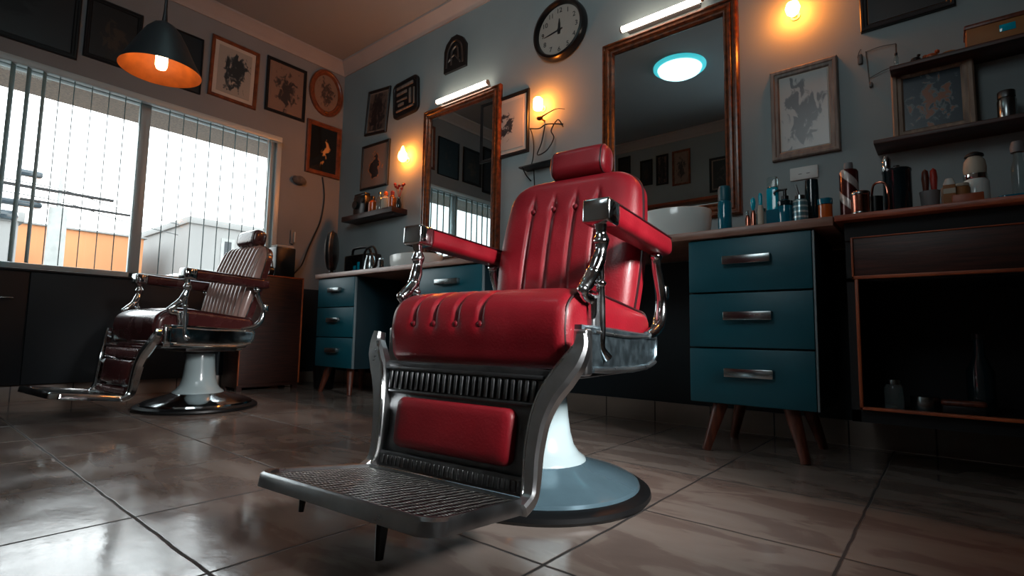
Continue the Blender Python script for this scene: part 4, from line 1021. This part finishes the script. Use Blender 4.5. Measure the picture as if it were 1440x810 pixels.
# on the far worktop & wooden cabinet
T = thing('radio', 'black portable radio with carrying handle on the far left worktop', 'radio', (-3.95, 2.70, cz))
bm = BM(); box2(bm, (-.21, -.06, 0), (.19, .06, .19), .015); obj('body', bm, 'black', T)
bm = BM(); tube(bm, [(-.17, 0, .18), (-.16, 0, .245), (-.10, 0, .258), (.03, 0, .255), (.09, 0, .23), (.11, 0, .18)], .012, 8); obj('handle', bm, 'black', T)
bm = BM()
for x in (-.12, .10): cyl(bm, (x, -.055, .085), (x, -.066, .085), .055)
obj('speaker', bm, 'iron', T)
bm = BM(); box2(bm, (-.055, -.064, .05), (-.02, -.058, .09), .002); box2(bm, (.0, -.064, .05), (.035, -.058, .12), .002); obj('dial', bm, 'glass_teal', T)
T = thing('table_fan', 'tall black oval-headed table fan at the left end of the worktop', 'fan', (-4.145, 2.51, cz))
rings = []
bm = BM(); n = 36
rings = [[(max(a, .0005)*math.cos(2*PI*j/n), d, .215+max(a, .0005)*1.1*math.sin(2*PI*j/n)) for j in range(n)] for a, d in ((.02, -.055), (.10, -.05), (.15, -.03), (.163, 0), (.15, .03), (.10, .045), (.02, .05))]
loft(bm, rings); hd = obj('head', bm, 'black', T); hd.rotation_euler = (0, 0, R(-41))
bm = BM(); lathe(bm, [(0, 0), (.07, 0), (.07, .012), (.02, .025), (.014, .06), (0, .06)], 24); obj('base', bm, 'black', T)
bm = BM(); tube(bm, [(.163*math.cos(2*PI*j/36), -.0, .215+.179*math.sin(2*PI*j/36)) for j in range(36)], .007, 6, smooth=False, closed=True); o = obj('ring', bm, 'chrome_dark', T); o.rotation_euler = (0, 0, R(-41))
T = thing('coffee_pot', 'dark coffee pot with bright steel front right of the radio', 'pot', (-3.70, 2.60, cz))
bm = BM(); lathe(bm, [(0, 0), (.055, 0), (.06, .02), (.052, .10), (.038, .14), (.04, .15), (0, .155)], 24); obj('body', bm, 'steel', T)
bm = BM(); tube(bm, [(.05, -.01, .03), (.09, -.01, .08), (.085, -.01, .17), (.02, 0, .225), (-.06, 0, .21), (-.10, 0, .15), (-.09, 0, .02)], .010, 8); obj('handle', bm, 'black', T)
T = thing('hair_clipper', 'small black hair clipper standing right of the coffee pot', 'clipper', (-3.56, 2.60, cz))
bm = BM(); rings = [[(a, b_, z) for a, b_ in rrect(.06*k, .045*k, .015, 4)] for z, k in ((0, 1.2), (.03, 1.3), (.05, .9), (.09, .85), (.105, .6))]; loft(bm, rings); obj('body', bm, 'black', T)
bm = BM(); box2(bm, (-.02, -.01, .10), (.02, .01, .118), .002); obj('blade', bm, 'steel', T)
wz = .987
T = thing('box_stack', 'dark upright case with a pale paper on top, on the wooden cabinet', 'case', (-4.72, 2.33, wz))
bm = BM(); box2(bm, (-.08, -.075, 0), (.08, .11, .285), .012); obj('body', bm, 'black', T)
bm = BM(); box2(bm, (-.06, -.06, .286), (.06, .10, .304), .004); obj('paper', bm, 'paper', T)
T = thing('headphones', 'dark headphones with grey rings lying on the wooden cabinet', 'headphones', (-4.66, 2.12, wz))
bm = BM(); tube(bm, [(0, -.10, .05), (0, -.095, .12), (0, -.05, .185), (0, 0, .2), (0, .05, .185), (0, .085, .12), (0, .09, .05)], .010, 8); obj('band', bm, 'black', T)
for yy in (-.095, .085):
    bm = BM(); cyl(bm, (0, yy-.02, .05), (0, yy+.025, .05), .05, None, 20); cup = obj('ear_cup', bm, 'black', T)
bm = BM(); tube(bm, [(.02, .055+.05*math.cos(a), .10+.08*math.sin(a)) for a in [2*PI*k/24 for k in range(24)]], .007, 6, smooth=False, closed=True); obj('ring', bm, 'grey', T)
# between the wooden cabinet and the far drawer unit
T = thing('waste_bin', 'black waste bin on the floor left of the far teal unit', 'bin', (-4.36, 2.62, 0))
bm = BM(); lathe(bm, [(0, 0), (.085, 0), (.10, .20), (.104, .205), (.097, .205), (.083, .02), (0, .018)], 28); obj('body', bm, 'black', T)
T = thing('spray_bottle', 'pale blue spray bottle standing in the black waste bin', 'spray bottle', (-4.355, 2.60, .022))
bm = BM(); lathe(bm, [(0, 0), (.04, 0), (.042, .02), (.042, .22), (.02, .29), (.016, .32), (0, .32)], 20); obj('body', bm, 'dish', T)
bm = BM(); box(bm, (-.01, 0, .345), (.07, .025, .035), .008); tube(bm, [(-.03, 0, .335), (-.05, 0, .31), (-.045, 0, .29)], .005, 6); obj('trigger', bm, 'glass_dark', T)

# ------------------------------------------------------------------ outside
bm = BM(); box2(bm, (-80, -60, -.5), (XW-.25, 60, -.35)); struct('ground', bm, 'asphalt')
def building(label, x, y0, y1, h, d, m, wins, parapet=.25, z=-.35):
    T = thing('building', label, 'building', (x, (y0+y1)/2, z)); w = (y1-y0)/2
    bm = BM(); box2(bm, (-d, -w, 0), (0, w, h)); obj('wall', bm, m, T)
    bm = BM(); box2(bm, (-d-.1, -w-.1, h), (.1, w+.1, h+parapet), .02); obj('roof', bm, 'white_wall', T)
    for (a, b_, c, e) in wins:
        bm = BM(); box2(bm, (-.02, a, b_), (.03, c, e)); wn = obj('window', bm, 'concrete', T)
        bm = BM(); box2(bm, (.03, a+.12, b_+.12), (.04, c-.12, e-.12)); obj('pane', bm, 'carglass', wn)
    return T
building('flat orange rendered building seen through the left window panes', -24, 2.75, 6.4, 4.35, 8, 'orange_wall', [], .07)
building('low white house with dark windows seen behind the brown chair headrest', -22, 7.3, 10.6, 4.9, 6, 'white_wall', [(-1.4, 2.5, -.6, 3.2), (-.5, 3.4, .0, 4.5), (.25, 2.6, .8, 3.1), (.3, 3.5, .9, 4.3), (1.1, 3.9, 1.5, 4.6)])
building('pale grey house at the far left of the window view', -18, -1.2, 2.1, 3.5, 6, 'white_wall', [(-1.0, 2.6, .2, 3.2)])
T = thing('utility_pole', 'pale grey utility pole with wires before the orange building', 'pole', (-14, 2.21, -.35))
bm = BM(); cyl(bm, (0, 0, 0), (0, 0, 3.3), .17, .15); cyl(bm, (0, 0, 3.3), (0, 0, 4.2), .04, .03); obj('post', bm, 'concrete', T)
bm = BM(); box2(bm, (-.04, -.9, 3.62), (.04, .9, 3.67)); box2(bm, (-.04, -.6, 3.36), (.04, 1.3, 3.40)); obj('cross_arm', bm, 'iron', T)
bm = BM()
for z in (3.7, 3.45): tube(bm, [(0, -3, z+.25), (0, -1.5, z+.05), (0, 0, z), (0, 1, z-.2), (0, 2.2, z-.35)], .010, 5)
obj('cables', bm, 'wire', T)
T = thing('street_lamp', 'dark double-headed street lamp at the left of the window view', 'street lamp', (-14.5, 1.62, -.35))
bm = BM(); cyl(bm, (0, 0, 0), (0, 0, 4.1), .06, .04); obj('post', bm, 'grey', T)
bm = BM(); box(bm, (0, .16, 4.02), (.2, .42, .13), .05); box(bm, (0, .0, 3.38), (.22, .8, .12), .05); box(bm, (0, -.15, 3.1), (.22, .4, .2), .07); obj('lamp_head', bm, 'carpaint', T)
def car(label, x, y, m, z=.02, rz=0):
    T = thing('car', label, 'car', (x, y, z), rz, 'parked cars outside the window')
    out = [(-2.0, .35), (-2.05, .75), (-1.9, .95), (-1.2, 1.02), (-.6, 1.48), (.7, 1.50), (1.35, 1.05), (1.95, .92), (2.05, .6), (2.0, .35)]
    bm = BM(); loft(bm, [[(sx, a, b_*.995+ (0 if abs(sx) < .8 else -.03)) for a, b_ in out] for sx in (-.85, -.7, .7, .85)]); obj('body', bm, m, T)
    bm = BM(); 
    for s in (-1, 1): loft(bm, [[(s*.80, -1.0, 1.05), (s*.80, -.55, 1.42), (s*.80, .62, 1.43), (s*.80, 1.1, 1.07)], [(s*.86, -1.0, 1.05), (s*.83, -.55, 1.42), (s*.83, .62, 1.43), (s*.86, 1.1, 1.07)]])
    obj('side_window', bm, 'carglass', T)
    for sx in (-1, 1):
        for yy in (-1.25, 1.25):
            bm = BM(); cyl(bm, (sx*.70, yy, .32), (sx*.88, yy, .32), .32, None, 24); obj('wheel', bm, 'rubber', T)
car('pale parked car seen low through the left window pane', -11.2, 3.9, 'carpaint_l')
car('dark parked car seen low behind the brown barber chair', -11.0, 8.6, 'carpaint')
bm = BM(); box2(bm, (-13.5, -6, -.35), (-7.0, 12, .02)); struct('pavement', bm, 'asphalt')

# ------------------------------------------------------------------ light
wd = bpy.data.worlds.new('sky'); S.world = wd; wd.use_nodes = True
bg = wd.node_tree.nodes['Background']; N = wd.node_tree.nodes; L = wd.node_tree.links
tc = N.new('ShaderNodeTexCoord'); sp = N.new('ShaderNodeSeparateXYZ'); L.new(tc.outputs['Generated'], sp.inputs[0])
r = N.new('ShaderNodeValToRGB'); r.color_ramp.elements[0].position = .0; r.color_ramp.elements[0].color = (.92, .90, .88, 1); r.color_ramp.elements[1].position = .6; r.color_ramp.elements[1].color = (.86, .95, 1, 1)
L.new(sp.outputs['Z'], r.inputs['Fac']); L.new(r.outputs[0], bg.inputs['Color']); bg.inputs['Strength'].default_value = 5.6

def area(name, loc, target, size, power, color, spread=180, sy=None):
    ld = bpy.data.lights.new(name, 'AREA'); ld.energy = power; ld.color = color; ld.size = size; ld.spread = R(spread)
    if sy: ld.shape = 'RECTANGLE'; ld.size_y = sy
    o = link(bpy.data.objects.new(name, ld)); o.location = loc
    o.rotation_euler = (Vector(target)-Vector(loc)).to_track_quat('-Z', 'Y').to_euler(); return o
area('key_light', (1.55, .95, 1.75), (-.9, 1.4, .55), .6, 13, (1, .98, .97), 36)
area('fill_light', (-.85, -.62, 2.6), (-2.9, 3.05, 2.5), 1.1, 16, (.86, .97, 1), 120)

S.view_settings.view_transform = 'Standard'
S.view_settings.look = 'None'
S.view_settings.exposure = 0
